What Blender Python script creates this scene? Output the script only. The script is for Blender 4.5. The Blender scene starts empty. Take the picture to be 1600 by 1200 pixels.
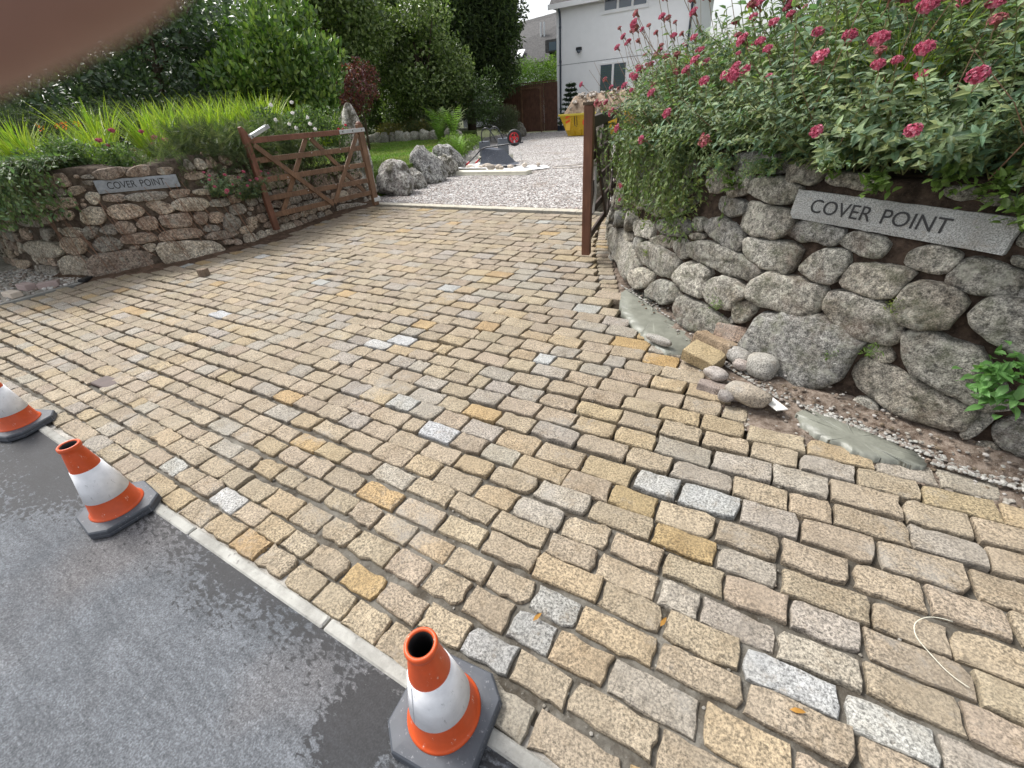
import bpy, math, random
import numpy as np
from mathutils import Vector, Matrix, noise as mn
random.seed(7); rng = np.random.default_rng(7)
S = bpy.context.scene
C = S.collection
PI = math.pi

# ------------------------------------------------------------------ camera
CAMH = 1.5
RW = np.array([[0.86830841, 0.21547998, -0.44677611],
               [0.491048, -0.50069148, 0.71286738],
               [-0.07008834, -0.83837725, -0.54056563]])   # rows: world axes seen from the camera (right, down, forward)
cam_d = bpy.data.cameras.new('camera'); cam = bpy.data.objects.new('camera', cam_d); C.objects.link(cam)
cam_d.sensor_width = 36; cam_d.lens = 36 * 670 / 1600
cam_d.clip_start = 0.004; cam_d.clip_end = 1500
cam_d.dof.use_dof = True; cam_d.dof.focus_distance = 4.0
cam_d.dof.aperture_fstop = cam_d.lens / 2.3          # a 2.3 mm pupil, as in a telephone
m = Matrix.Identity(4)
for i in range(3):
    m[i][0] = RW[i, 0]; m[i][1] = -RW[i, 1]; m[i][2] = -RW[i, 2]
m[2][3] = CAMH
cam.matrix_world = m
S.camera = cam

# ------------------------------------------------------------------ light
SUN_EL, SUN_AZ = math.radians(54), math.radians(-82)   # azimuth measured from +Y towards +X
world = bpy.data.worlds.new('World'); S.world = world; world.use_nodes = True
wt = world.node_tree; wt.nodes.clear()
sky = wt.nodes.new('ShaderNodeTexSky'); sky.sky_type = 'NISHITA'; sky.sun_disc = False
sky.sun_elevation = SUN_EL; sky.sun_rotation = SUN_AZ
sky.air_density = 1.0; sky.dust_density = 4.0; sky.ozone_density = 1.0
hs = wt.nodes.new('ShaderNodeHueSaturation'); hs.inputs['Saturation'].default_value = 0.22; hs.inputs['Value'].default_value = 1.0
bg = wt.nodes.new('ShaderNodeBackground'); bg.inputs['Strength'].default_value = 0.15
wo = wt.nodes.new('ShaderNodeOutputWorld')
wt.links.new(sky.outputs[0], hs.inputs['Color']); wt.links.new(hs.outputs[0], bg.inputs['Color']); wt.links.new(bg.outputs[0], wo.inputs['Surface'])
sl = bpy.data.lights.new('sun', 'SUN'); sl.energy = 1.7; sl.angle = math.radians(14); sl.color = (1, .965, .9)
sun = bpy.data.objects.new('sun', sl); C.objects.link(sun)
sd = Vector((math.sin(SUN_AZ) * math.cos(SUN_EL), math.cos(SUN_AZ) * math.cos(SUN_EL), math.sin(SUN_EL)))
sun.rotation_euler = sd.to_track_quat('Z', 'Y').to_euler()
S.view_settings.view_transform = 'Standard'; S.view_settings.look = 'None'
S.view_settings.exposure = 0.92; S.view_settings.gamma = 1.0; S.view_settings.use_curve_mapping = False
S.cycles.max_bounces = 6; S.cycles.transparent_max_bounces = 8

# ------------------------------------------------------------------ materials
def new_mat(name):
    mt = bpy.data.materials.new(name); mt.use_nodes = True
    nt = mt.node_tree; b = nt.nodes['Principled BSDF']
    return mt, nt, b
def N(nt, t, **kw):
    n = nt.nodes.new(t)
    for k, v in kw.items():
        if k in n.inputs.keys(): n.inputs[k].default_value = v
        else: setattr(n, k, v)
    return n
def coords(nt, stretch=None):
    tc = N(nt, 'ShaderNodeTexCoord')
    if stretch:
        mp = N(nt, 'ShaderNodeMapping'); mp.inputs['Scale'].default_value = stretch
        nt.links.new(tc.outputs['Object'], mp.inputs[0]); return mp.outputs[0]
    return tc.outputs['Object']
def noise_tex(nt, vec, scale, detail=4, rough=.6, dist=0):
    n = N(nt, 'ShaderNodeTexNoise'); n.inputs['Scale'].default_value = scale; n.inputs['Detail'].default_value = detail
    n.inputs['Roughness'].default_value = rough; n.inputs['Distortion'].default_value = dist
    nt.links.new(vec, n.inputs['Vector']); return n.outputs['Fac']
def ramp(nt, fac, stops):
    r = N(nt, 'ShaderNodeValToRGB'); e = r.color_ramp.elements
    while len(e) < len(stops): e.new(.5)
    for i, (p, c) in enumerate(stops):
        e[i].position = p; e[i].color = (c, c, c, 1) if not hasattr(c, '__len__') else (*c, 1)
    nt.links.new(fac, r.inputs[0]); return r.outputs[0]
def mix(nt, a, b, fac=1.0, mode='MIX'):
    n = N(nt, 'ShaderNodeMix', data_type='RGBA', blend_type=mode, clamp_result=False)
    for idx, v in ((0, fac), (6, a), (7, b)):
        if hasattr(v, 'is_linked') or isinstance(v, bpy.types.NodeSocket): nt.links.new(v, n.inputs[idx])
        else: n.inputs[idx].default_value = v if idx == 0 else ((*v, 1) if len(v) == 3 else v)
    return n.outputs[2]
def tintc(nt):
    a = N(nt, 'ShaderNodeAttribute'); a.attribute_name = 'tint'; return a.outputs['Color']
def bump(nt, b, h, strength, dist):
    n = N(nt, 'ShaderNodeBump'); n.inputs['Strength'].default_value = strength; n.inputs['Distance'].default_value = dist
    nt.links.new(h, n.inputs['Height']); nt.links.new(n.outputs[0], b.inputs['Normal'])
def addh(nt, a, b, k=1.0):
    n = N(nt, 'ShaderNodeMath', operation='MULTIPLY_ADD'); nt.links.new(b, n.inputs[0]); n.inputs[1].default_value = k
    nt.links.new(a, n.inputs[2]); return n.outputs[0]

def m_granite(name, sc=150, contrast=(.55, 1.35), bstr=.5, bdist=.004, big=7):
    mt, nt, b = new_mat(name); v = coords(nt)
    sp = noise_tex(nt, v, sc, 2, .7); sp2 = noise_tex(nt, v, sc * 2.3, 1, .5)
    bg_ = noise_tex(nt, v, big, 4, .6)
    c = mix(nt, tintc(nt), ramp(nt, sp, [(.34, contrast[0]), (.48, .95), (.62, contrast[1])]), 1, 'MULTIPLY')
    c = mix(nt, c, ramp(nt, sp2, [(.3, .75), (.6, 1.12)]), 1, 'MULTIPLY')
    c = mix(nt, c, ramp(nt, bg_, [(.3, (.80, .76, .70)), (.5, (1, .99, .97)), (.7, (1.14, 1.13, 1.12))]), 1, 'MULTIPLY')
    c = mix(nt, c, (.20, .145, .085), ramp(nt, noise_tex(nt, v, 17, 5, .7), [(.56, 0.), (.72, .45)]))
    c = mix(nt, mix(nt, tintc(nt), (.92, .92, .92), 1, 'MULTIPLY'), c, ramp(nt, noise_tex(nt, v, 3.3, 3, .6), [(.34, .45), (.56, 1.)]))
    c = mix(nt, c, (.27, .26, .24), ramp(nt, noise_tex(nt, v, 2.1, 6, .72), [(.56, 0.), (.66, .5)]))
    # flecks of black mica
    vo = N(nt, 'ShaderNodeTexVoronoi'); vo.inputs['Scale'].default_value = sc * .75; nt.links.new(v, vo.inputs['Vector'])
    c = mix(nt, c, ramp(nt, vo.outputs['Distance'], [(.10, .35), (.2, 1.0)]), .7, 'MULTIPLY')
    nt.links.new(c, b.inputs['Base Color']); b.inputs['Roughness'].default_value = .85
    h = addh(nt, noise_tex(nt, v, sc * .35, 5, .65), noise_tex(nt, v, sc * .09, 4, .6), 2.5)
    bump(nt, b, h, bstr, bdist); return mt
M = {}
M['sett'] = m_granite('sett_granite', 120, (.38, 1.5), .8, .005)
M['slab_granite'] = m_granite('slab_granite', 170, (.45, 1.45), .35, .002)

def m_boulder(name, warm=0.0):
    mt, nt, b = new_mat(name); v = coords(nt)
    n1 = noise_tex(nt, v, 5, 6, .65); n2 = noise_tex(nt, v, 38, 6, .75); n3 = noise_tex(nt, v, 150, 3, .7); n4 = noise_tex(nt, v, 14, 5, .6, .6)
    c = mix(nt, tintc(nt), ramp(nt, n1, [(.3, (.62, .58, .52)), (.55, (1, 1, 1)), (.75, (1.2, 1.22, 1.15))]), 1, 'MULTIPLY')
    c = mix(nt, c, ramp(nt, n2, [(.38, .32), (.5, .95), (.62, 1.6)]), 1, 'MULTIPLY')
    c = mix(nt, c, ramp(nt, n3, [(.36, .45), (.6, 1.5)]), 1, 'MULTIPLY'); c = mix(nt, c, (.13, .085, .06), ramp(nt, noise_tex(nt, v, 3.1, 5, .7), [(.55, 0.), (.68, .55)]))
    # lichen: pale blotches, and a greenish film
    c = mix(nt, c, (.40, .40, .34), ramp(nt, n4, [(.56, 0.0), (.66, .6)]))
    n5 = noise_tex(nt, v, 9, 5, .7)
    c = mix(nt, c, (.075, .085, .04) if not warm else (.13, .075, .05), ramp(nt, n5, [(.5, 0.0), (.72, .65)]))
    nt.links.new(c, b.inputs['Base Color']); b.inputs['Roughness'].default_value = .93
    h = addh(nt, n2, n1, 1.6); h = addh(nt, h, n3, .35); bump(nt, b, h, .9, .018); return mt
M['boulder'] = m_boulder('boulder'); M['rubble_stone'] = m_boulder('rubble_stone', 1.0)

def m_lichen():
    mt, nt, b = new_mat('lichen_stone'); v = coords(nt); n1 = noise_tex(nt, v, 4, 6, .65); n2 = noise_tex(nt, v, 22, 5, .75); n3 = noise_tex(nt, v, 15, 5, .7, .8)
    c = mix(nt, tintc(nt), ramp(nt, n2, [(.38, .22), (.5, .9), (.62, 1.5)]), 1, 'MULTIPLY'); c = mix(nt, c, (.66, .65, .60), ramp(nt, n3, [(.50, 0.), (.55, .9)])); c = mix(nt, c, (.05, .045, .018), ramp(nt, n1, [(.50, 0.), (.60, .8)]))
    nt.links.new(c, b.inputs['Base Color']); b.inputs['Roughness'].default_value = .95; bump(nt, b, addh(nt, n2, n1, 2.0), 1.0, .04); return mt
M['lichen_stone'] = m_lichen()
def m_plain(name, col, rough=.6, var=.25, sc=12, bs=.2, bd=.003, metal=0, spec=.5, stretch=None, usetint=False, det=5):
    mt, nt, b = new_mat(name); v = coords(nt, stretch)
    n1 = noise_tex(nt, v, sc, det, .62)
    base = tintc(nt) if usetint else col
    c = mix(nt, base, ramp(nt, n1, [(.25, 1 - var), (.75, 1 + var)]), 1, 'MULTIPLY')
    nt.links.new(c, b.inputs['Base Color']); b.inputs['Roughness'].default_value = rough; b.inputs['Metallic'].default_value = metal
    b.inputs['Specular IOR Level'].default_value = spec
    if bs: bump(nt, b, n1, bs, bd)
    return mt
def m_soil(name, c1, c2, c3, sc=14):
    mt, nt, b = new_mat(name); v = coords(nt)
    n1 = noise_tex(nt, v, sc, 6, .7); n2 = noise_tex(nt, v, sc * 6, 4, .7); n3 = noise_tex(nt, v, sc * .25, 4, .6)
    c = mix(nt, c1, c2, ramp(nt, n1, [(.38, 0.), (.6, 1.)]))
    c = mix(nt, c, c3, ramp(nt, n2, [(.6, 0.), (.68, .8)]))
    c = mix(nt, c, ramp(nt, n3, [(.3, .7), (.7, 1.25)]), 1, 'MULTIPLY')
    nt.links.new(c, b.inputs['Base Color']); b.inputs['Roughness'].default_value = .95; b.inputs['Specular IOR Level'].default_value = .2
    bump(nt, b, addh(nt, n1, n2, .5), .9, .015); return mt
M['soil'] = m_soil('soil', (.075, .05, .033), (.13, .085, .06), (.22, .17, .12))
M['bank_soil'] = m_soil('bank_soil', (.10, .07, .052), (.24, .195, .16), (.42, .39, .35), 22)
M['wall_core_brown'] = m_soil('wall_core_brown', (.07, .052, .040), (.14, .11, .085), (.20, .17, .13), 18)
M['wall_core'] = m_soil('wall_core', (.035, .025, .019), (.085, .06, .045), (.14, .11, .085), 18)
M['mortar'] = m_soil('mortar', (.07, .06, .047), (.165, .155, .135), (.24, .23, .205), 9)
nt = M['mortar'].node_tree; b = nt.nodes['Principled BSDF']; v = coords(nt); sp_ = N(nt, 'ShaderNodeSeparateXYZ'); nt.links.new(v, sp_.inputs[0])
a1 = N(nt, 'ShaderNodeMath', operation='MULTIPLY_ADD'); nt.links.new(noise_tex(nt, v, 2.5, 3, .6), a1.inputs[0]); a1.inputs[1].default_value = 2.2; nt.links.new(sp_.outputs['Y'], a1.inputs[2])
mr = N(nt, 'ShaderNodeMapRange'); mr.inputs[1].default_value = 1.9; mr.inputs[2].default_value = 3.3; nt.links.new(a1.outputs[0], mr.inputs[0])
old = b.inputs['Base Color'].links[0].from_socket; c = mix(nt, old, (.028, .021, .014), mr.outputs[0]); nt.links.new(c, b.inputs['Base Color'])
M['verge'] = m_soil('verge_rubble', (.26, .24, .21), (.38, .36, .32), (.55, .52, .48), 16)
M['cement'] = m_plain('wet_cement', (.19, .195, .165), .42, .22, 14, .6, .012)
M['cement_dry'] = m_soil('dry_cement', (.30, .28, .25), (.44, .42, .39), (.5, .49, .46), 14)
M['concrete'] = m_soil('concrete_kerb', (.26, .255, .235), (.37, .365, .34), (.18, .175, .165), 5)
M['earth'] = m_soil('earth', (.05, .06, .025), (.07, .08, .035), (.1, .09, .05), 3)

# asphalt, with water stains that follow the kerb
mt, nt, b = new_mat('asphalt'); v = coords(nt)
n1 = noise_tex(nt, v, 2.2, 6, .6); n2 = noise_tex(nt, v, 170, 3, .7)
vs = coords(nt, (30, 50, 1)); n3 = noise_tex(nt, v, 5.5, 3, .55, .3); n4 = noise_tex(nt, vs, 1.0, 3, .6, .5); n6 = noise_tex(nt, coords(nt, (10, 70, 1)), 1.0, 3, .6)
c = mix(nt, (.076, .083, .094), (.114, .122, .135), ramp(nt, n1, [(.35, 0.), (.65, 1.)]))
c = mix(nt, c, (.098, .088, .086), ramp(nt, noise_tex(nt, v, 1.1, 3, .5), [(.52, 0.), (.66, .6)]))
c = mix(nt, c, ramp(nt, n6, [(.3, .88), (.7, 1.1)]), 1, 'MULTIPLY')
c = mix(nt, c, ramp(nt, n2, [(.32, .5), (.5, 1.), (.68, 1.7)]), 1, 'MULTIPLY'); c = mix(nt, c, ramp(nt, noise_tex(nt, v, 55, 4, .7), [(.36, .72), (.5, 1.), (.64, 1.3)]), 1, 'MULTIPLY'); c = mix(nt, c, (.21, .21, .21), ramp(nt, noise_tex(nt, v, 95, 2, .5), [(.70, 0.), (.74, .9)])); c = mix(nt, c, ramp(nt, noise_tex(nt, coords(nt, (3, 14, 1)), 1.0, 5, .65, .6), [(.35, .82), (.65, 1.18)]), 1, 'MULTIPLY')
sep = N(nt, 'ShaderNodeSeparateXYZ'); nt.links.new(v, sep.inputs[0])
edge = N(nt, 'ShaderNodeMapRange'); edge.inputs[1].default_value = -.42; edge.inputs[2].default_value = .30; nt.links.new(sep.outputs['Y'], edge.inputs[0])
e2 = N(nt, 'ShaderNodeMath', operation='POWER'); nt.links.new(edge.outputs[0], e2.inputs[0]); e2.inputs[1].default_value = 3.4
def patch(cx, cy, r, amt):
    vm = N(nt, 'ShaderNodeVectorMath', operation='DISTANCE'); nt.links.new(v, vm.inputs[0]); vm.inputs[1].default_value = (cx, cy, 0)
    mr_ = N(nt, 'ShaderNodeMapRange'); mr_.inputs[1].default_value = r; mr_.inputs[2].default_value = r * .25; mr_.inputs[3].default_value = 0; mr_.inputs[4].default_value = amt; nt.links.new(vm.outputs['Value'], mr_.inputs[0]); return mr_.outputs[0]
fine = noise_tex(nt, coords(nt, (30, 55, 1)), 1.0, 3, .6, .5)
tot = addh(nt, e2.outputs[0], fine, 3.0)
tot = addh(nt, tot, noise_tex(nt, v, 3.2, 3, .5), .9)
for pa in ((-.74, .16, .17, 1.4), (-3.5, .05, .7, .95), (-2.9, .18, .42, .65), (-1.6, .28, .25, .35)): tot = addh(nt, tot, patch(*pa), 1.0)
w2 = N(nt, 'ShaderNodeMapRange'); w2.inputs[1].default_value = 2.68; w2.inputs[2].default_value = 2.98; nt.links.new(tot, w2.inputs[0])
c = mix(nt, c, mix(nt, c, (.15, .15, .165), 1, 'MULTIPLY'), w2.outputs[0])
nt.links.new(c, b.inputs['Base Color'])
rr = N(nt, 'ShaderNodeMapRange'); rr.inputs[3].default_value = .9; rr.inputs[4].default_value = .72; nt.links.new(w2.outputs[0], rr.inputs[0]); nt.links.new(rr.outputs[0], b.inputs['Roughness'])
bump(nt, b, n2, .5, .003); M['asphalt'] = mt

# pale gravel
mt, nt, b = new_mat('gravel'); v = coords(nt)
vo = N(nt, 'ShaderNodeTexVoronoi'); vo.inputs['Scale'].default_value = 26; nt.links.new(v, vo.inputs['Vector'])
sepc = N(nt, 'ShaderNodeSeparateColor'); nt.links.new(vo.outputs['Color'], sepc.inputs[0])
c = ramp(nt, sepc.outputs[0], [(0., (.10, .085, .075)), (.28, (.30, .27, .255)), (.6, (.52, .49, .475)), (1., (.72, .70, .68))])
c = mix(nt, c, ramp(nt, vo.outputs['Distance'], [(.35, 1.), (.75, .45)]), 1, 'MULTIPLY')
c = mix(nt, c, (.20, .15, .11), ramp(nt, noise_tex(nt, v, .9, 4, .6), [(.56, 0.), (.7, .45)]))
nt.links.new(c, b.inputs['Base Color']); b.inputs['Roughness'].default_value = .9
bump(nt, b, vo.outputs['Distance'], 1.0, -.02); M['gravel'] = mt
M['pebble'] = m_plain('pebble', (.5, .5, .5), .85, .2, 40, .2, .002, usetint=True)
M['grass_sheet'] = m_soil('lawn_turf', (.07, .12, .022), (.10, .15, .03), (.16, .16, .06), 8)

def m_leaf(name, rough=.5, trans=.3, spec=.35, warm=(1.3, 1.5, .7)):
    mt, nt, b = new_mat(name); v = coords(nt)
    c = mix(nt, tintc(nt), ramp(nt, noise_tex(nt, v, 22, 2, .5), [(.3, .8), (.7, 1.2)]), 1, 'MULTIPLY')
    nt.links.new(c, b.inputs['Base Color']); b.inputs['Roughness'].default_value = rough; b.inputs['Specular IOR Level'].default_value = spec
    t = N(nt, 'ShaderNodeBsdfTranslucent'); tc_ = mix(nt, c, warm, 1, 'MULTIPLY'); nt.links.new(tc_, t.inputs['Color'])
    ms = N(nt, 'ShaderNodeMixShader'); ms.inputs[0].default_value = trans
    out = nt.nodes['Material Output']; nt.links.new(b.outputs[0], ms.inputs[1]); nt.links.new(t.outputs[0], ms.inputs[2]); nt.links.new(ms.outputs[0], out.inputs['Surface'])
    return mt
M['leaf'] = m_leaf('leaf'); M['leaf_gloss'] = m_leaf('leaf_glossy', .32, .22, .5); M['petal'] = m_leaf('petal', .7, .25, .2, (1.1, 1., 1.05))
M['bark'] = m_plain('bark', (.09, .065, .045), .9, .4, 20, .8, .02)
M['stem'] = m_plain('stem', (.12, .13, .05), .7, .3, 30, 0)
M['dry_stem'] = m_plain('dry_stem', (.26, .15, .10), .8, .35, 40, 0)

def m_wood(name, c1, c2, rough=.6):
    mt, nt, b = new_mat(name); v = coords(nt)
    v2 = coords(nt, (14, 14, 1.5)); n1 = noise_tex(nt, v2, 3, 6, .65, .4); n2 = noise_tex(nt, v, 4, 3, .5)
    c = mix(nt, c1, c2, ramp(nt, n1, [(.35, 0.), (.65, 1.)])); c = mix(nt, c, ramp(nt, n2, [(.3, .75), (.7, 1.2)]), 1, 'MULTIPLY')
    nt.links.new(c, b.inputs['Base Color']); b.inputs['Roughness'].default_value = rough; bump(nt, b, n1, .3, .003); return mt
M['gate_wood'] = m_wood('gate_wood', (.125, .068, .038), (.22, .125, .072))
M['gate_red'] = m_wood('gate_red_wood', (.14, .057, .034), (.21, .092, .056), .55)
M['gate_dark'] = m_wood('gate_dark_wood', (.022, .014, .010), (.055, .03, .02), .6)
M['gate_brown'] = m_wood('gate_brown_wood', (.12, .046, .024), (.18, .075, .04), .45)
M['fence_wood'] = m_wood('fence_wood', (.085, .040, .026), (.15, .072, .045))
M['galv'] = m_plain('galvanised_steel', (.60, .62, .64), .42, .12, 20, .1, .001, .7)
M['steel_dark'] = m_plain('bolt_steel', (.15, .14, .13), .5, .2, 30, 0, 0, .8)

# cones
def m_scuffed(name, col, scuff, rough, amt=.66):
    mt, nt, b = new_mat(name); v = coords(nt)
    c = mix(nt, col, ramp(nt, noise_tex(nt, v, 16, 4, .6), [(.3, .85), (.7, 1.1)]), 1, 'MULTIPLY')
    c = mix(nt, c, scuff, ramp(nt, noise_tex(nt, coords(nt, (30, 30, 11)), 2.2, 5, .75), [(amt, 0.), (amt + .05, .85)]))
    nt.links.new(c, b.inputs['Base Color']); b.inputs['Roughness'].default_value = rough; bump(nt, b, noise_tex(nt, v, 60, 3, .6), .15, .001); return mt
M['cone_orange'] = m_scuffed('cone_orange', (.60, .082, .014), (.75, .6, .5), .42, .63)
M['cone_white'] = m_scuffed('cone_white_sleeve', (.86, .87, .90), (.5, .51, .53), .38, .62)
M['rubber'] = m_scuffed('cone_rubber', (.062, .07, .085), (.22, .23, .25), .6, .6)
M['black'] = m_plain('black_rubber', (.012, .012, .013), .55, .2, 30, 0)

M['render_white'] = m_plain('white_render', (.86, .88, .90), .8, .03, 3, .15, .004)
M['window_frame'] = m_plain('window_frame', (.82, .83, .84), .35, .03, 3, 0)
M['pipe'] = m_plain('pipe_blue_grey', (.035, .05, .075), .4, .1, 3, 0)
mt, nt, b = new_mat('glass'); b.inputs['Base Color'].default_value = (.10, .13, .17, 1); b.inputs['Roughness'].default_value = .06; b.inputs['Specular IOR Level'].default_value = .8; M['glass'] = mt
M['slat'] = m_plain('blind_slat', (.07, .12, .10), .5, .3, 10, 0)
def m_slate():
    mt, nt, b = new_mat('slate_roof'); v = coords(nt, (1, 1, 1))
    br = N(nt, 'ShaderNodeTexNoise'); c = mix(nt, (.03, .03, .033), (.085, .082, .082), ramp(nt, noise_tex(nt, coords(nt, (5, 8, 8)), 1, 4, .7), [(.35, 0.), (.65, 1.)]))
    nt.links.new(c, b.inputs['Base Color']); b.inputs['Roughness'].default_value = .8; return mt
M['slate'] = m_slate()
M['yellow'] = m_scuffed('skip_yellow', (.60, .38, .015), (.10, .05, .02), .5, .585)
M['yellow_rim'] = m_scuffed('skip_rim', (.62, .50, .06), (.25, .2, .05), .5, .64)
M['hazard_white'] = m_plain('hazard_white', (.75, .45, .05), .5, .05, 3, 0); M['hazard_red'] = m_plain('hazard_orange', (.75, .10, .02), .5, .05, 3, 0)
M['spoil'] = m_soil('spoil', (.24, .17, .12), (.36, .28, .21), (.55, .5, .45), 6)
M['tray'] = m_scuffed('barrow_tray', (.055, .065, .09), (.35, .36, .38), .5, .6)
M['frame_black'] = m_plain('barrow_frame', (.02, .022, .028), .4, .1, 10, 0); M['red'] = m_plain('red_plastic', (.55, .02, .03), .4, .1, 10, 0)
M['brick_grey'] = m_plain('grey_block', (.14, .155, .18), .9, .2, 10, .3, .005)
M['sheet_white'] = m_plain('white_sheet', (.80, .80, .80), .45, .08, 6, .4, .03)
M['cream_plank'] = m_plain('cream_plank', (.62, .60, .50), .7, .1, 6, .2, .003)
M['hose'] = m_plain('hose', (.55, .50, .45), .5, .1, 6, 0)
M['pink_brick'] = m_plain('pink_brick', (.42, .33, .31), .9, .15, 20, .3, .004)
M['cream_brick'] = m_plain('cream_brick', (.58, .50, .42), .9, .15, 20, .3, .004)
M['ink'] = m_plain('black_lettering', (.012, .012, .014), .5, .1, 10, 0)
M['slate_plate'] = m_plain('grey_plate', (.27, .29, .31), .6, .25, 30, .2, .002)
M['paper'] = m_plain('white_paper', (.78, .77, .74), .7, .05, 10, 0)
M['brown_block'] = m_plain('brown_block', (.075, .05, .045), .7, .2, 14, .2, .003)
M['skin'] = m_plain('skin', (.34, .185, .14), .5, .08, 400, .05, .0003)
M['nail'] = m_plain('nail', (.5, .31, .26), .3, .03, 100, 0)

# ------------------------------------------------------------------ mesh building
class MB:
    def __init__(s): s.V = []; s.F = []; s.T = []; s.MI = []; s.n = 0
    def add(s, V, F, tint=(1, 1, 1), mi=0):
        V = np.asarray(V, float).reshape(-1, 3)
        groups = F if isinstance(F, list) and len(F) and isinstance(F[0], np.ndarray) else None
        if groups is None:
            by = {}
            for f in F: by.setdefault(len(f), []).append(f)
            groups = [np.array(v, int) for v in by.values()]
        for g in groups: s.F.append(g + s.n); s.MI.append(np.full(len(g), mi))
        t = np.asarray(tint, float)
        s.T.append(np.broadcast_to(t, (len(V), 3)) if t.ndim == 1 else t); s.V.append(V); s.n += len(V); return s
    def box(s, c, size, R=None, tint=(1, 1, 1), mi=0, bev=0.0):
        h = np.array(size) / 2.
        if bev > 0:
            V = []
            for sz in (-1, 1):
                for (ax, ay) in ((h[0] - bev, h[1]), (h[0], h[1] - bev)):
                    pass
            k = []
            for z, ins in ((-h[2], bev), (-h[2] + bev, 0), (h[2] - bev, 0), (h[2], bev)):
                a, b_ = h[0] - ins, h[1] - ins
                q = min(bev, .5 * min(a, b_))
                k += [(-a + q, -b_, z), (a - q, -b_, z), (a, -b_ + q, z), (a, b_ - q, z), (a - q, b_, z), (-a + q, b_, z), (-a, b_ - q, z), (-a, -b_ + q, z)]
            F = []
            for r in range(3):
                for i in range(8): F.append((r * 8 + i, r * 8 + (i + 1) % 8, r * 8 + 8 + (i + 1) % 8, r * 8 + 8 + i))
            F.append(tuple(range(7, -1, -1))); F.append(tuple(range(24, 32)))
            V = np.array(k)
        else:
            V = np.array([(x, y, z) for x in (-1, 1) for y in (-1, 1) for z in (-1, 1)], float) * h
            F = [(0, 1, 3, 2), (4, 6, 7, 5), (0, 4, 5, 1), (2, 3, 7, 6), (0, 2, 6, 4), (1, 5, 7, 3)]
        if R is not None: V = V @ np.array(R).T
        return s.add(V + np.array(c), F, tint, mi)
    def bar(s, p0, p1, w, t, up=(0, 0, 1), bev=.003, tint=(1, 1, 1), mi=0):
        p0 = np.array(p0, float); p1 = np.array(p1, float); d = p1 - p0; L = np.linalg.norm(d); x = d / L
        y = np.cross(np.array(up, float), x); y /= np.linalg.norm(y); z = np.cross(x, y)
        return s.box((p0 + p1) / 2, (L, t, w), np.array([x, y, z]).T, tint, mi, bev)
    def tube(s, P, r, n=8, tint=(1, 1, 1), mi=0, cap=True):
        P = np.array(P, float); k = len(P); rr = np.broadcast_to(r, (k,)) if np.ndim(r) == 0 else np.array(r)
        V = []; ref = np.array((0.13, .21, .97))
        for i in range(k):
            d = P[min(i + 1, k - 1)] - P[max(i - 1, 0)]; d /= (np.linalg.norm(d) + 1e-9)
            a = np.cross(d, ref)
            if np.linalg.norm(a) < .1: a = np.cross(d, (1, 0, 0))
            a /= np.linalg.norm(a); b_ = np.cross(d, a)
            for j in range(n):
                t = 2 * PI * j / n; V.append(P[i] + rr[i] * (a * math.cos(t) + b_ * math.sin(t)))
        F = [(i * n + j, i * n + (j + 1) % n, (i + 1) * n + (j + 1) % n, (i + 1) * n + j) for i in range(k - 1) for j in range(n)]
        if cap: F += [tuple(range(n - 1, -1, -1)), tuple(range((k - 1) * n, k * n))]
        return s.add(V, F, tint, mi)
    def lathe(s, prof, n=32, c=(0, 0, 0), R=None, tint=(1, 1, 1), mi=0):
        V = [(r * math.cos(2 * PI * j / n), r * math.sin(2 * PI * j / n), z) for r, z in prof for j in range(n)]
        F = [(i * n + j, i * n + (j + 1) % n, (i + 1) * n + (j + 1) % n, (i + 1) * n + j) for i in range(len(prof) - 1) for j in range(n)]
        V = np.array(V)
        if R is not None: V = V @ np.array(R).T
        return s.add(V + np.array(c), F, tint, mi)
    def build(s, name, mats, parent=None, smooth=False, local=False, label=None, cat=None, group=None, kind=None, loc=None):
        me = bpy.data.meshes.new(name)
        V = np.concatenate(s.V) if s.V else np.zeros((0, 3))
        if loc is not None: V = V - np.array(loc)
        nl = sum(f.size for f in s.F); nf = sum(len(f) for f in s.F)
        me.vertices.add(len(V)); me.vertices.foreach_set('co', V.astype(np.float32).ravel())
        me.loops.add(nl); me.polygons.add(nf)
        me.loops.foreach_set('vertex_index', np.concatenate([f.ravel() for f in s.F]).astype(np.int32))
        tot = np.concatenate([np.full(len(f), f.shape[1]) for f in s.F]); st = np.concatenate([[0], np.cumsum(tot)[:-1]])
        me.polygons.foreach_set('loop_start', st.astype(np.int32)); me.polygons.foreach_set('loop_total', tot.astype(np.int32))
        me.polygons.foreach_set('material_index', np.concatenate(s.MI).astype(np.int32))
        me.polygons.foreach_set('use_smooth', np.full(nf, bool(smooth)))
        me.update(calc_edges=True); me.validate()
        a = me.attributes.new('tint', 'FLOAT_COLOR', 'POINT'); T = np.concatenate(s.T); T = np.concatenate([T, np.ones((len(T), 1))], 1)
        a.data.foreach_set('color', T.astype(np.float32).ravel())
        for mm in (mats if isinstance(mats, (list, tuple)) else [mats]): me.materials.append(M[mm] if isinstance(mm, str) else mm)
        o = bpy.data.objects.new(name, me); C.objects.link(o)
        if parent is not None:
            o.parent = parent
            if not local: o.matrix_parent_inverse = wm(parent).inverted()
        if loc is not None: o.location = loc
        return tag(o, label, cat, group, kind)
def wm(o):
    return (wm(o.parent) @ o.matrix_parent_inverse if o.parent else Matrix.Identity(4)) @ o.matrix_basis
def tag(o, label=None, cat=None, group=None, kind=None):
    if label: o['label'] = label
    if cat: o['category'] = cat
    if group: o['group'] = group
    if kind: o['kind'] = kind
    return o
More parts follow.
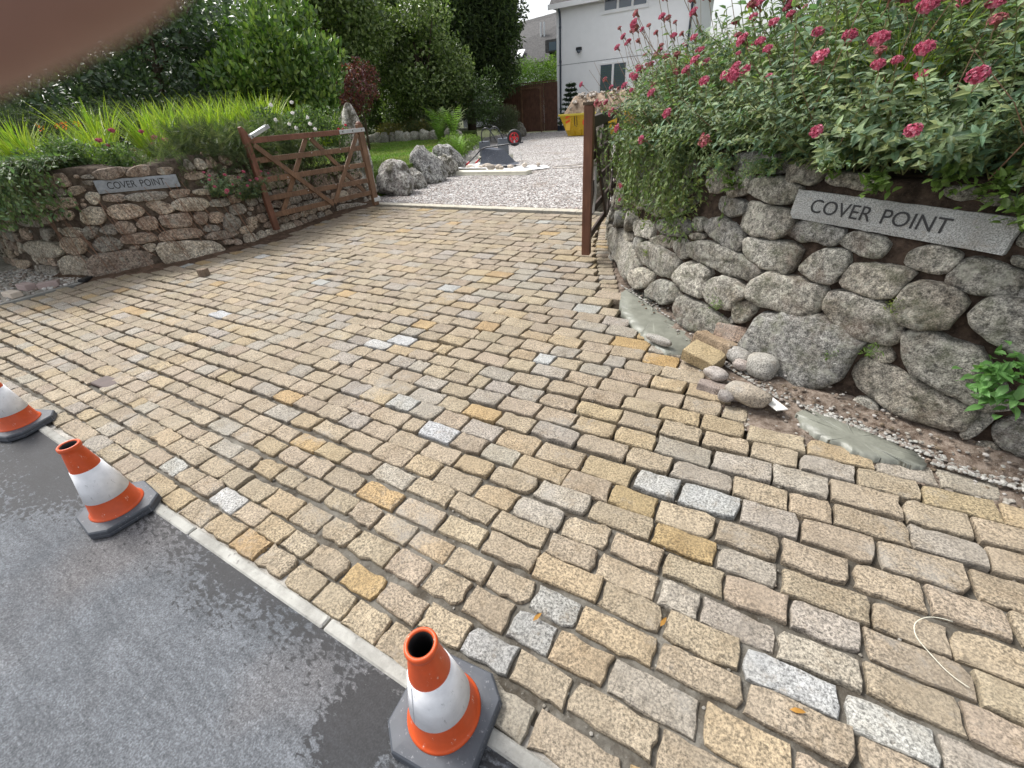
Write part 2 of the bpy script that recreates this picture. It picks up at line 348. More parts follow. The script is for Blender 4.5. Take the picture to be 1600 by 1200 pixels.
def empty(name, loc=(0, 0, 0), label=None, cat=None, group=None, rz=0):
    o = bpy.data.objects.new(name, None); C.objects.link(o); o.location = loc; o.rotation_euler = (0, 0, rz); o.empty_display_size = .1
    return tag(o, label, cat, group)
def copy_tree(o, parent=None):
    c = o.copy(); C.objects.link(c)
    if parent is not None: c.parent = parent
    for ch in list(o.children): copy_tree(ch, c)
    return c
def chaikin(P, k=2, closed=True):
    P = np.array(P, float)
    for _ in range(k):
        Q = np.roll(P, -1, 0) if closed else P[1:]
        A = P if closed else P[:-1]
        P = np.stack([.75 * A + .25 * Q, .25 * A + .75 * Q], 1).reshape(-1, P.shape[1])
    return P
def resample(P, n):
    P = np.vstack([P, P[:1]]); d = np.r_[0, np.cumsum(np.linalg.norm(np.diff(P, axis=0), axis=1))]
    t = np.linspace(0, d[-1], n, endpoint=False); return np.stack([np.interp(t, d, P[:, i]) for i in range(P.shape[1])], 1)
def inpoly(x, y, P):
    c = False; j = len(P) - 1
    for i in range(len(P)):
        if ((P[i][1] > y) != (P[j][1] > y)) and x < (P[j][0] - P[i][0]) * (y - P[i][1]) / (P[j][1] - P[i][1]) + P[i][0]: c = not c
        j = i
    return c
def fbm(x, y, z=0., oct=3):
    v = 0; a = 1
    for o in range(oct): v += a * mn.noise(Vector((x, y, z))); x *= 2.1; y *= 2.1; z *= 2.1; a *= .5
    return v
def project(p):
    c = RW.T @ (np.array(p) - np.array([0, 0, CAMH])); return (800 + 670 * c[0] / c[2], 600 + 670 * c[1] / c[2], c[2])
def rock(seed, r, sub=2, flat=.7, tint=(.3, .3, .3), c=(0, 0, 0), amp=.3, rz=0):
    """an uneven stone: verts, faces"""
    import bmesh
    bm = bmesh.new(); bmesh.ops.create_icosphere(bm, subdivisions=sub, radius=1)
    V = np.array([v.co[:] for v in bm.verts]); F = [tuple(v.index for v in f.verts) for f in bm.faces]; bm.free()
    o = np.array([seed * 7.13, seed * 3.7, seed * 1.9])
    D = np.array([1 + amp * fbm(*(v * .9 + o), 3) for v in V])
    V = V * D[:, None]
    V = np.sign(V) * np.abs(V) ** .85
    V = V * (np.array(r) if np.ndim(r) else np.array([r, r, r * flat]))
    ca, sa = math.cos(rz), math.sin(rz); V = V @ np.array([[ca, sa, 0], [-sa, ca, 0], [0, 0, 1]])
    return V + np.array(c), F
def sheet(name, P, z, mat, kind='structure', label=None, parent=None):
    mb = MB(); P = [(p[0], p[1], z if len(p) < 3 else p[2]) for p in P]; mb.add(P, [tuple(range(len(P)))])
    return mb.build(name, mat, parent, kind=kind, label=label)

# ------------------------------------------------------------------ curves of the place
RF = [(-2.25,7.4),(-2.05,6.42),(-1.78,5.5),(-1.48,4.70),(-1.03,3.87),(-0.47,3.26),(-0.11,2.95),(0.18,2.75),(0.50,2.57),(0.80,2.44),(1.19,2.30),(1.8,2.18),(2.6,2.12),(4.2,2.1)]
LF = [(-12.5,2.2),(-10.5,1.9),(-9.1,1.84),(-8.2,1.93),(-7.62,2.08),(-7.2,2.58),(-7.0,3.15),(-6.98,3.7),(-7.08,4.3),(-7.2,5.0),(-7.35,5.7),(-7.5,6.4),(-7.65,7.2)]
class Wall:
    def __init__(s, P, tb):
        s.P = np.array(P); s.tb = tb; s.S = np.r_[0, np.cumsum(np.linalg.norm(np.diff(s.P, axis=0), axis=1))]; s.L = s.S[-1]
        d = np.diff(s.P, axis=0); d /= np.linalg.norm(d, axis=1)[:, None]
        n = np.stack([-d[:, 1], d[:, 0]], 1); vn = np.vstack([n[:1], (n[:-1] + n[1:]), n[-1:]]); s.N = vn / np.linalg.norm(vn, axis=1)[:, None]
    def base(s, t):
        p = np.array([np.interp(t, s.S, s.P[:, i]) for i in (0, 1)]); n = np.array([np.interp(t, s.S, s.N[:, i]) for i in (0, 1)])
        if t > s.L: p = p + (s.P[-1] - s.P[-2]) / np.linalg.norm(s.P[-1] - s.P[-2]) * (t - s.L)
        if t < 0: p = p + (s.P[1] - s.P[0]) / np.linalg.norm(s.P[1] - s.P[0]) * t
        return p, n / np.linalg.norm(n)
    def at(s, t, z, d=0.):
        p, n = s.base(t); q = p + n * (s.tb * z - d); return np.array([q[0], q[1], z])
WR, WL = Wall(RF, .14), Wall(LF, .12)

# ------------------------------------------------------------------ ground
sheet('ground', [(-500, -300), (500, -300), (500, 700), (-500, 700)], -.10, 'earth')
def grid_sheet(name, x0, x1, y0, y1, st, zf, mat, inside=None, **kw):
    nx = int(round((x1 - x0) / st)); ny = int(round((y1 - y0) / st)); xs = np.linspace(x0, x1, nx + 1); ys = np.linspace(y0, y1, ny + 1)
    V = np.array([(x, y, zf(x, y)) for y in ys for x in xs]); F = []
    for j in range(ny):
        for i in range(nx):
            if inside is None or inside((xs[i] + xs[i + 1]) / 2, (ys[j] + ys[j + 1]) / 2): F.append((j * (nx + 1) + i, j * (nx + 1) + i + 1, (j + 1) * (nx + 1) + i + 1, (j + 1) * (nx + 1) + i))
    mb = MB(); mb.add(V, [np.array(F)]); return mb.build(name, mat, None, smooth=True, kind='structure', **kw)
sheet('road', [(-60, -9), (60, -9), (60, .318), (-60, .318)], .0, 'asphalt')
DX0, DX1 = -7.56, 3.4
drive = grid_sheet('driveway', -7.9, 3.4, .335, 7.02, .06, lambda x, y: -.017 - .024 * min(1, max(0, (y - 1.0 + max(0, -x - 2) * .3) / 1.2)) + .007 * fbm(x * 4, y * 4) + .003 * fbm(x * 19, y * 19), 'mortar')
# kerb stones along the road
kerb = empty('kerb', (-3, .29, 0)); tag(kerb, kind='structure')
x = -40.0; k = 0
xs_k = [-1.07 + .895 * i for i in range(-13, 6)]
for i, x0 in enumerate(xs_k):
    mb = MB(); w = .885; tv = random.uniform(.93, 1.07)
    mb.box((x0 + .4425, .339 + random.uniform(-.002, .002), -.045), (w, .046, .1 + random.uniform(0, .004)), tint=(tv,) * 3, bev=.006)
    mb.build('kerb_stone', 'concrete', kerb)
sheet('mortar_joint', [(-13, .30), (5, .30), (5, .42), (-13, .42)], -.014, 'cement_dry')

# sett field
LE = [(-7.56, .36), (-7.56, 1.98), (-7.21, 2.55), (-6.86, 3.1), (-6.76, 3.7), (-6.85, 4.3), (-7.05, 4.95), (-7.22, 5.66), (-7.28, 6.34), (-7.36, 6.98)]
RE = [(-2.12, 6.98), (-2.02, 6.3), (-1.66, 5.1), (-1.30, 4.2), (-1.02, 3.62), (-.80, 3.2), (-.40, 2.86), (-.26, 2.72), (-.14, 2.5), (.10, 2.2), (.34, 2.22), (.55, 2.18), (.86, 2.12), (1.14, 2.13), (1.2, 2.02), (3.4, 1.99), (3.4, .36)]
FIELD = LE + RE
def tint_sett(x, y):
    r = random.random(); reg = fbm(x * .8 + 3, y * .8, 2) * .25
    if r < .012: c = (.42, .42, .40)
    elif r < .035 + reg * .08: c = (.41, .295, .155)
    elif r < .15 + reg * .4: c = (.385, .308, .20)
    elif r < .30: c = (.345, .312, .262)
    elif r < .62: c = (.350, .290, .215)
    else: c = (.365, .305, .22)
    k = .72 * random.uniform(.91, 1.09); return tuple(np.array(c) * k * np.array([1.0, random.uniform(.985, 1.015), random.uniform(.98, 1.04)]))
def sett_geo(cx, cy, lx, ly, ang, zt, rough=.006, tilt=None):
    n = [5, 3]; pts = []
    for (x0, y0, x1, y1, k) in ((-1, -1, 1, -1, 5), (1, -1, 1, 1, 3), (1, 1, -1, 1, 5), (-1, 1, -1, -1, 3)):
        for i in range(k): pts.append((x0 + (x1 - x0) * i / k, y0 + (y1 - y0) * i / k, i == 0))
    out = []
    for u, v_, corner in pts:
        a, b_ = u * lx / 2, v_ * ly / 2
        q = (random.uniform(.965, 1.01) if random.random() < .85 else random.uniform(.86, .95)) if corner else 1.0
        out.append((a * (q if corner else 1) + random.gauss(0, rough * .55), b_ * (q if corner else 1) + random.gauss(0, rough * .55)))
    # one side may bulge
    out = np.array(out); K = len(out)
    tl = tilt or (random.gauss(0, .018), random.gauss(0, .025))
    def ring(f, inset, z, nz):
        r = []
        for (a, b_) in out:
            L = math.hypot(a, b_); s_ = max(.2, 1 - inset / L)
            a2, b2 = a * s_, b_ * s_; r.append((a2, b2, z + a2 * tl[0] + b2 * tl[1] + random.gauss(0, nz)))
        return r
    V = ring(1, -.004, -.06, 0) + ring(1, -.001, -.007, .001) + ring(1, .003, -.0005, .0012) + ring(1, .020, .0022, .0016)
    V += [(0, 0, random.uniform(.001, .004))]
    V = np.array(V); F = []
    for r in range(3):
        for i in range(K): F.append((r * K + i, r * K + (i + 1) % K, (r + 1) * K + (i + 1) % K, (r + 1) * K + i))
    for i in range(K): F.append((3 * K + i, 3 * K + (i + 1) % K, 4 * K))
    ca, sa = math.cos(ang), math.sin(ang); V[:, :2] = V[:, :2] @ np.array([[ca, sa], [-sa, ca]])
    return V + np.array([cx, cy, zt]), F
SETTS = []
def add_sett(cx, cy, lx, ly, ang=0, tint=None, dz=0):
    SETTS.append((cx, cy, lx, ly, ang, tint or tint_sett(cx, cy), random.gauss(0, .0025) + dz))
y = .366; row = 0
def rx_edge(y):   # where the bordering column stands beside the right wall
    pts = [(6.98, -2.30), (6.3, -2.2), (5.1, -1.84), (4.2, -1.48), (3.7, -1.27)]
    return float(np.interp(y, [p[0] for p in pts][::-1], [p[1] for p in pts][::-1]))
special = [(-4.05, .80)]
while y < 6.84:
    ph = float(np.interp(y, [.4, .8, 1.2, 2.0, 2.5, 3.3, 4.2, 5.2, 6.9], [.112, .118, .135, .142, .155, .170, .190, .203, .215])) * random.uniform(.94, 1.06)
    if y + ph > 6.90: break
    yc = y + ph / 2
    x = DX0 + random.uniform(0, .12)
    while x < DX1:
        f = min(1, max(0, (x + 3.4) / 3.0)); far = min(1, max(0, (yc - 2.2) / 2.5))
        lo, hi = (.165 + .035 * f) * (1 + .32 * far), (.235 + .04 * f) * (1 + .25 * far)
        if y < .75 and x < -.3: lo, hi = .155, .215
        L = random.uniform(lo, hi)
        if random.random() < .05: L *= .6
        gx = random.uniform(.008, .020) if f > .3 else random.uniform(.004, .012)
        cx = x + L / 2; yy = yc + .010 * math.sin(cx * 1.3 + row * .6) + .006 * math.sin(cx * 3.1 + row * 2.2)
        x += L
        if cx + L * .3 > 3.38: break
        if not inpoly(cx, yy, FIELD): continue
        if yy > 3.65 and cx + L / 2 > rx_edge(yy) + .02: 
            if cx - L / 2 + .05 > rx_edge(yy): continue
            Ln = rx_edge(yy) - (cx - L / 2); cx = cx - L / 2 + Ln / 2; L = Ln
        if math.hypot(cx - special[0][0], (yy - special[0][1]) * 1.3) < .085: continue
        add_sett(cx, yy, L - gx, ph - random.uniform(.012, .022) * (1 + .5 * far), random.gauss(0, .012))
    y += ph; row += 1
y = 3.75
while y < 6.88:
    a = (rx_edge(y + .1) - rx_edge(y - .1)) / .2
    add_sett(rx_edge(y) + .105, y, .165, .098, -math.atan(a) * .5); y += .114
SETTS = [s_ if s_[0] else s_ for s_ in SETTS]
def override(px, py, tint):
    s_ = min(range(len(SETTS)), key=lambda i: (SETTS[i][0] - px) ** 2 + (SETTS[i][1] - py) ** 2); t = list(SETTS[s_]); t[5] = tuple(.50 * q + .035 for q in tint); SETTS[s_] = tuple(t)
for (a, b_, t) in [(.37, .93, (.52, .53, .53)), (.11, 1.49, (.50, .51, .50)), (-1.40, 1.32, (.55, .56, .58)), (-.42, .72, (.40, .40, .385)), (-.48, .60, (.39, .39, .38)), (-.30, .74, (.39, .385, .36)), (-.52, 2.72, (.52, .33, .11)), (-.75, 2.80, (.5, .33, .12)), (-.66, 2.95, (.47, .33, .14)),
                   (-.05, 1.17, (.46, .32, .13)), (-.25, 1.32, (.45, .33, .15)), (-1.2, 2.3, (.56, .57, .56)), (-2.3, 2.2, (.6, .61, .62)), (-4.5, 2.0, (.6, .62, .65)), (-.2, 1.5, (.5, .5, .48))]: override(a, b_, t)
vis = []
for i, s_ in enumerate(SETTS):
    px, py, dep = project((s_[0], s_[1], 0))
    vis.append((1 / dep ** 3 if (-15 < px < 1615 and -15 < py < 1215 and dep > 0) else 0, i))
vis.sort(reverse=True); near = set(i for w, i in vis[:300] if w > 0)
rest = MB()
for i, s_ in enumerate(SETTS):
    V, F = sett_geo(s_[0], s_[1], s_[2], s_[3], s_[4], s_[6])
    if i in near: MB().add(V, F, s_[5]).build('sett', 'sett', drive)
    else: rest.add(V, F, s_[5])
tag(rest.build('setts', 'sett', drive), kind='stuff')
# edging: pale threshold strip, strip on the left
thr = empty('threshold', (-4.8, 7.0, 0)); tag(thr, kind='structure')
x = -7.42
while x < -2.2:
    L = random.uniform(.55, .9); L = min(L, -2.12 - x); mb = MB(); mb.box((x + L / 2, 6.985, -.03), (L - .008, .19, .075), tint=(.46, .43, .36), bev=.006); mb.build('edging_slab', 'slab_granite', thr); x += L
mb = MB(); mb.box((-7.59, 1.18, -.04), (.05, 1.62, .09), bev=.006); tag(mb.build('edging_strip', 'concrete'), kind='structure')

# gravel yard, lawn, verge, banks
sheet('gravel_yard', [(-8.4, 7.08), (-2.0, 7.08), (2, 9), (6, 20), (6, 29.58), (-17.6, 29.58), (-17.0, 26), (-12.5, 18), (-9.6, 12.5), (-8.0, 9.0)], .006, 'gravel')
lawnP = [(-7.95, 7.6), (-8.1, 9.0), (-8.75, 11.0), (-9.5, 12.4), (-12.6, 18.0), (-17.0, 25.5), (-40, 25.5), (-40, 7.6)]
mb = MB(); mb.add([(x, y, .5) for x, y in lawnP] + [(x + .05, y, -.05) for x, y in lawnP], [tuple(range(8))] + [(i, i + 8, i + 9, i + 1) for i in range(6)]); mb.build('lawn', 'grass_sheet', kind='structure')
mb = MB(); N_ = 42000
P = np.stack([rng.uniform(-17, -7.95, N_), rng.uniform(7.7, 23, N_)], 1); keep = np.array([inpoly(p[0], p[1], lawnP) for p in P]); P = P[keep]
h = rng.uniform(.02, .05, len(P)); a = rng.uniform(0, 2 * PI, len(P)); w = .006 + .0006 * P[:, 1]
V = np.stack([np.c_[P[:, 0] - np.cos(a) * w, P[:, 1] - np.sin(a) * w, np.full(len(P), .5)], np.c_[P[:, 0] + np.cos(a) * w, P[:, 1] + np.sin(a) * w, np.full(len(P), .5)], np.c_[P + rng.normal(0, .012, P.shape), .5 + h]], 1)
tv = rng.uniform(.7, 1.3, len(P)); mixv = (np.array([fbm(p[0] * .7, p[1] * .7) for p in P]) + .3).clip(0, 1)
base = np.array([.15, .26, .045]) * (1 - mixv[:, None]) + np.array([.27, .28, .10]) * mixv[:, None]
mb.add(V.reshape(-1, 3), [np.arange(3 * len(P)).reshape(-1, 3)], np.repeat(base * tv[:, None], 3, 0)); mb.build('grass', 'leaf', label='short mown lawn grass behind the upright granite stones', cat='grass', kind='stuff')

grid_sheet('verge', -13, -7.62, .34, 2.3, .06, lambda x, y: -.004 + .012 * abs(fbm(x * 5, y * 5)) + max(0, (y - 1.7)) * .06, 'verge')
sheet('verge_path', [(-60, .34), (-12.98, .34), (-12.98, 2.2), (-60, 2.2)], 0, 'verge')
# earth bank at the foot of the right wall
edge_pts = np.array([(-2.12, 6.9), (-1.72, 5.2), (-1.36, 4.3), (-1.08, 3.7), (-.86, 3.3), (-.52, 2.9), (-.35, 2.62), (-.12, 2.28), (.1, 2.1), (.4, 2.08), (.85, 2.0), (1.2, 1.92), (3.4, 1.92)])
def poly_at(P, f):
    d = np.r_[0, np.cumsum(np.linalg.norm(np.diff(P, axis=0), axis=1))]; return np.array([np.interp(f * d[-1], d, P[:, i]) for i in (0, 1)])
nu, nv = 150, 12; V = []
foot = np.array([WR.base(t)[0] for t in np.linspace(.5, WR.L - .8, 60)]); foot = foot + np.array([WR.base(t)[1] for t in np.linspace(.5, WR.L - .8, 60)]) * .12
for i in range(nu + 1):
    f = i / nu; a = poly_at(edge_pts, f); b_ = poly_at(foot, f)
    # match by nearest foot point for a tidy strip
    b_ = foot[np.argmin(np.linalg.norm(foot - a, axis=1))] * .5 + b_ * .5
    wgt = np.linalg.norm(b_ - a)
    for j in range(nv + 1):
        g = j / nv; p = a + (b_ - a) * g; hgt = -.018 + (.085 if f > .45 else .06) * min(1, wgt / .5) * g ** 1.5 + .016 * fbm(p[0] * 9, p[1] * 9) + .007 * fbm(p[0] * 34, p[1] * 34)
        V.append((p[0], p[1], hgt))
F = [(i * (nv + 1) + j, (i + 1) * (nv + 1) + j, (i + 1) * (nv + 1) + j + 1, i * (nv + 1) + j + 1) for i in range(nu) for j in range(nv)]
mb = MB(); mb.add(V, F); mb.build('earth_bank', 'bank_soil', smooth=True, kind='structure')
# the same on the left
V = []
for i in range(81):
    t = 4.2 + (WL.L - 4.2) * i / 80; p, n = WL.base(t)
    for j in range(7):
        q = p + n * .08 - n * (.38 * (1 - j / 6)); V.append((q[0], q[1], -.02 + .09 * (j / 6) ** 1.3 + .012 * fbm(q[0] * 11, q[1] * 11)))
F = [(i * 7 + j, i * 7 + j + 1, (i + 1) * 7 + j + 1, (i + 1) * 7 + j) for i in range(80) for j in range(6)]
mb = MB(); mb.add(V, F); mb.build('earth_strip', 'soil', smooth=True, kind='structure')
# fresh cement between the setts and the bank
def blob_sheet(name, P, z, mat, th=.012, **kw):
    Q = resample(chaikin(P, 3), 130); Q = Q + np.array([[.022 * fbm(q[0] * 22, q[1] * 22, 1, 4), .022 * fbm(q[0] * 22, q[1] * 22, 5, 4)] for q in Q]); n = len(Q); c = Q.mean(0)
    V = [(q[0], q[1], z - th) for q in Q] + [(q[0], q[1], z) for q in (c + (Q - c) * .985)] + [(*(c + (q - c) * .6), z + .002 * fbm(q[0] * 30, q[1] * 30)) for q in Q] + [(c[0], c[1], z)]
    F = [(r * n + i, r * n + (i + 1) % n, (r + 1) * n + (i + 1) % n, (r + 1) * n + i) for r in range(2) for i in range(n)] + [(2 * n + i, 2 * n + (i + 1) % n, 3 * n) for i in range(n)]
    mb = MB(); mb.add(V, F); return mb.build(name, mat, smooth=True, **kw)
blob_sheet('wet_cement', [(-1.10, 3.86), (-.86, 3.80), (-.50, 3.28), (-.20, 3.0), (-.22, 2.84), (-.42, 2.70), (-.60, 2.84), (-.98, 3.35)], .012, 'cement', .05, label='smooth wet grey cement poured along the wall foot beside a pile of broken setts', cat='cement', group=None)
blob_sheet('wet_cement', [(.32, 2.34), (.42, 2.38), (.62, 2.29), (.86, 2.16), (.84, 2.08), (.6, 2.06), (.36, 2.18)], .022, 'cement', .05, label='smooth wet grey cement strip at the wall foot below the big name slab', cat='cement')

# ------------------------------------------------------------------ dry stone walls
RS = [[(2.55,0.3),(3.31,0.37),(3.8,0.32),(3.85,0.2),(3.72,0.07),(3.08,0.1),(2.42,0.08)],
      [(3.57,0.42),(3.79,0.48),(3.83,0.45),(3.77,0.35),(3.58,0.33)],
      [(3.8,0.41),(3.94,0.47),(4.2,0.46),(4.42,0.43),(4.4,0.36),(4.32,0.27),(4.09,0.26),(3.82,0.29)],
      [(3.82,0.2),(3.92,0.24),(4.1,0.24),(4.13,0.2),(4.04,0.1),(3.88,0.05),(3.79,0.1)],
      [(4.16,0.2),(4.28,0.25),(4.55,0.22),(4.49,0.14),(4.33,0.06),(4.04,0.06)],
      [(4.42,0.36),(4.53,0.46),(4.74,0.47),(4.78,0.44),(4.73,0.36),(4.75,0.29),(4.74,0.25),(4.59,0.25),(4.4,0.29)],
      [(4.74,0.36),(4.89,0.46),(5,0.46),(5.13,0.41),(5.1,0.37),(5.04,0.3),(5.01,0.25),(4.85,0.25),(4.77,0.29)],
      [(4.5,0.56),(4.56,0.62),(4.83,0.64),(5,0.61),(5.15,0.58),(5.16,0.54),(5.12,0.48),(4.97,0.48),(4.79,0.48),(4.54,0.51)],
      [(4.6,0.75),(4.73,0.8),(4.85,0.77),(4.97,0.72),(4.98,0.65),(4.92,0.63),(4.82,0.64),(4.79,0.66),(4.64,0.68)],
      [(4.25,0.55),(4.34,0.59),(4.47,0.57),(4.54,0.51),(4.45,0.45),(4.29,0.49)],
      [(3.98,0.51),(4.11,0.56),(4.26,0.55),(4.28,0.5),(4.21,0.47),(4.01,0.47)],
      [(2.3,0.4),(2.95,0.52),(3.03,0.4),(2.54,0.3),(2.2,0.29)],
      [(3.16,0.36),(3.34,0.41),(3.53,0.43),(3.51,0.36),(3.24,0.31)],
      [(3.5,0.55),(3.89,0.63),(3.98,0.5),(3.83,0.48),(3.52,0.47)],
      [(4.55,0.21),(4.76,0.22),(5.01,0.19),(5.16,0.15),(5.13,0.09),(4.98,0.04),(4.71,0.04),(4.59,0.09)],
      [(5.05,0.31),(5.11,0.37),(5.18,0.37),(5.21,0.32),(5.16,0.23),(5.09,0.22)],
      [(3.95,0.63),(4.17,0.7),(4.39,0.72),(4.45,0.65),(4.34,0.59),(4.11,0.56)],
      [(4.42,0.74),(4.57,0.77),(4.62,0.69),(4.47,0.67)],
      [(4.45,0.64),(4.61,0.68),(4.63,0.64),(4.52,0.61)],
      [(3.01,0.53),(3.38,0.6),(3.52,0.53),(3.41,0.43),(3.12,0.39)],
      [(4.48,0.98),(4.5,1.07),(4.69,1.07),(4.68,0.99),(4.64,0.93),(4.55,0.93)],
      [(4.69,1.02),(4.71,1.07),(4.85,1.06),(4.88,1),(4.85,0.94),(4.74,0.92)],
      [(4.88,0.98),(4.89,1.04),(5.07,1.07),(5.22,1.03),(5.22,0.99),(5.16,0.93),(5.03,0.93),(4.89,0.96)],
      [(4.66,1.15),(4.87,1.18),(5.02,1.18),(5.1,1.14),(5.11,1.1),(4.99,1.07),(4.89,1.07),(4.7,1.08)],
      [(5.11,1.12),(5.17,1.16),(5.28,1.17),(5.35,1.16),(5.31,1.1),(5.28,1.04),(5.22,1.04),(5.13,1.06)],
      [(5.32,1.1),(5.38,1.11),(5.54,1.1),(5.59,1.07),(5.58,1.05),(5.51,1.04),(5.4,1.05),(5.33,1.06)],
      [(4.66,0.88),(4.69,0.92),(4.87,0.92),(4.91,0.86),(4.88,0.83),(4.79,0.81),(4.68,0.84)],
      [(4.9,0.83),(4.9,0.91),(5,0.92),(5.22,0.9),(5.25,0.82),(5.21,0.77),(5.08,0.75),(4.93,0.76)],
      [(4.98,0.7),(5.01,0.73),(5.15,0.74),(5.33,0.75),(5.34,0.71),(5.33,0.65),(5.32,0.59),(5.21,0.58),(5.13,0.59),(5,0.64)],
      [(5.24,0.79),(5.26,0.85),(5.33,0.88),(5.48,0.86),(5.52,0.85),(5.51,0.79),(5.49,0.77),(5.41,0.78),(5.32,0.77)],
      [(5.51,0.8),(5.55,0.85),(5.6,0.86),(5.73,0.84),(5.73,0.79),(5.71,0.75),(5.65,0.76),(5.58,0.77)],
      [(5.37,0.63),(5.42,0.74),(5.57,0.76),(5.61,0.72),(5.58,0.65),(5.58,0.6),(5.53,0.59),(5.44,0.61)],
      [(5.13,0.44),(5.17,0.56),(5.36,0.58),(5.52,0.57),(5.56,0.54),(5.55,0.46),(5.48,0.38),(5.36,0.38),(5.2,0.38),(5.14,0.4)],
      [(5.82,0.76),(5.82,0.81),(5.91,0.85),(5.96,0.84),(6.01,0.81),(6,0.77),(5.97,0.73),(5.9,0.74),(5.83,0.74)],
      [(5.99,0.71),(6.02,0.8),(6.06,0.82),(6.15,0.81),(6.21,0.79),(6.23,0.73),(6.21,0.69),(6.14,0.68),(6.05,0.69)],
      [(5.6,0.63),(5.62,0.71),(5.73,0.73),(5.87,0.73),(5.88,0.7),(5.86,0.66),(5.83,0.59),(5.75,0.58),(5.64,0.6)],
      [(5.57,0.54),(5.63,0.57),(5.8,0.57),(5.88,0.52),(5.94,0.47),(5.95,0.43),(5.92,0.38),(5.83,0.37),(5.63,0.4)],
      [(5.86,0.56),(5.87,0.65),(5.92,0.69),(5.98,0.7),(6.09,0.66),(6.11,0.62),(6.09,0.55),(6.06,0.51),(6.01,0.49),(5.93,0.5),(5.88,0.52)],
      [(6.14,0.58),(6.15,0.67),(6.25,0.69),(6.32,0.67),(6.42,0.49),(6.35,0.45),(6.27,0.5),(6.19,0.53)],
      [(5.96,0.42),(5.98,0.47),(6.04,0.48),(6.17,0.47),(6.24,0.43),(6.39,0.29),(6.4,0.25),(6.36,0.21),(6.31,0.21),(6.19,0.24),(6.07,0.28),(5.99,0.33)],
      [(5.82,0.31),(5.83,0.35),(5.92,0.36),(5.96,0.3),(5.91,0.27)],
      [(5.83,0.24),(5.86,0.28),(6,0.25),(6.15,0.22),(6.3,0.2),(6.3,0.11),(6.28,0.07),(6.12,0.06),(5.9,0.09),(5.83,0.17)],
      [(6.14,0.91),(6.15,0.94),(6.2,0.92),(6.21,0.88),(6.15,0.88)],
      [(6.15,0.84),(6.18,0.85),(6.24,0.83),(6.24,0.8),(6.17,0.81)],
      [(6.23,0.7),(6.23,0.73),(6.28,0.72),(6.29,0.69),(6.25,0.68)],
      [(5.2,0.01),(5.21,0.2),(5.32,0.37),(5.62,0.41),(5.8,0.36),(5.8,0.29),(5.75,0.07),(5.57,-0.01),(5.37,-0.02)],
      [(6.3,0.07),(6.31,0.17),(6.38,0.19),(6.36,0.09),(6.33,0.05)],
      [(6.39,0.1),(6.4,0.18),(6.44,0.24),(6.54,0.18),(6.56,0.07),(6.47,0.04)],
      [(5.83,1.07),(5.89,1.09),(5.95,1.08),(5.96,1.04),(5.9,1.03),(5.85,1.04)],
      [(5.96,1.05),(6.02,1.07),(6.09,1.06),(6.12,1.03),(6.01,1.02)],
      [(5.59,0.87),(5.6,0.88),(5.63,0.87),(5.63,0.86),(5.6,0.85)]]
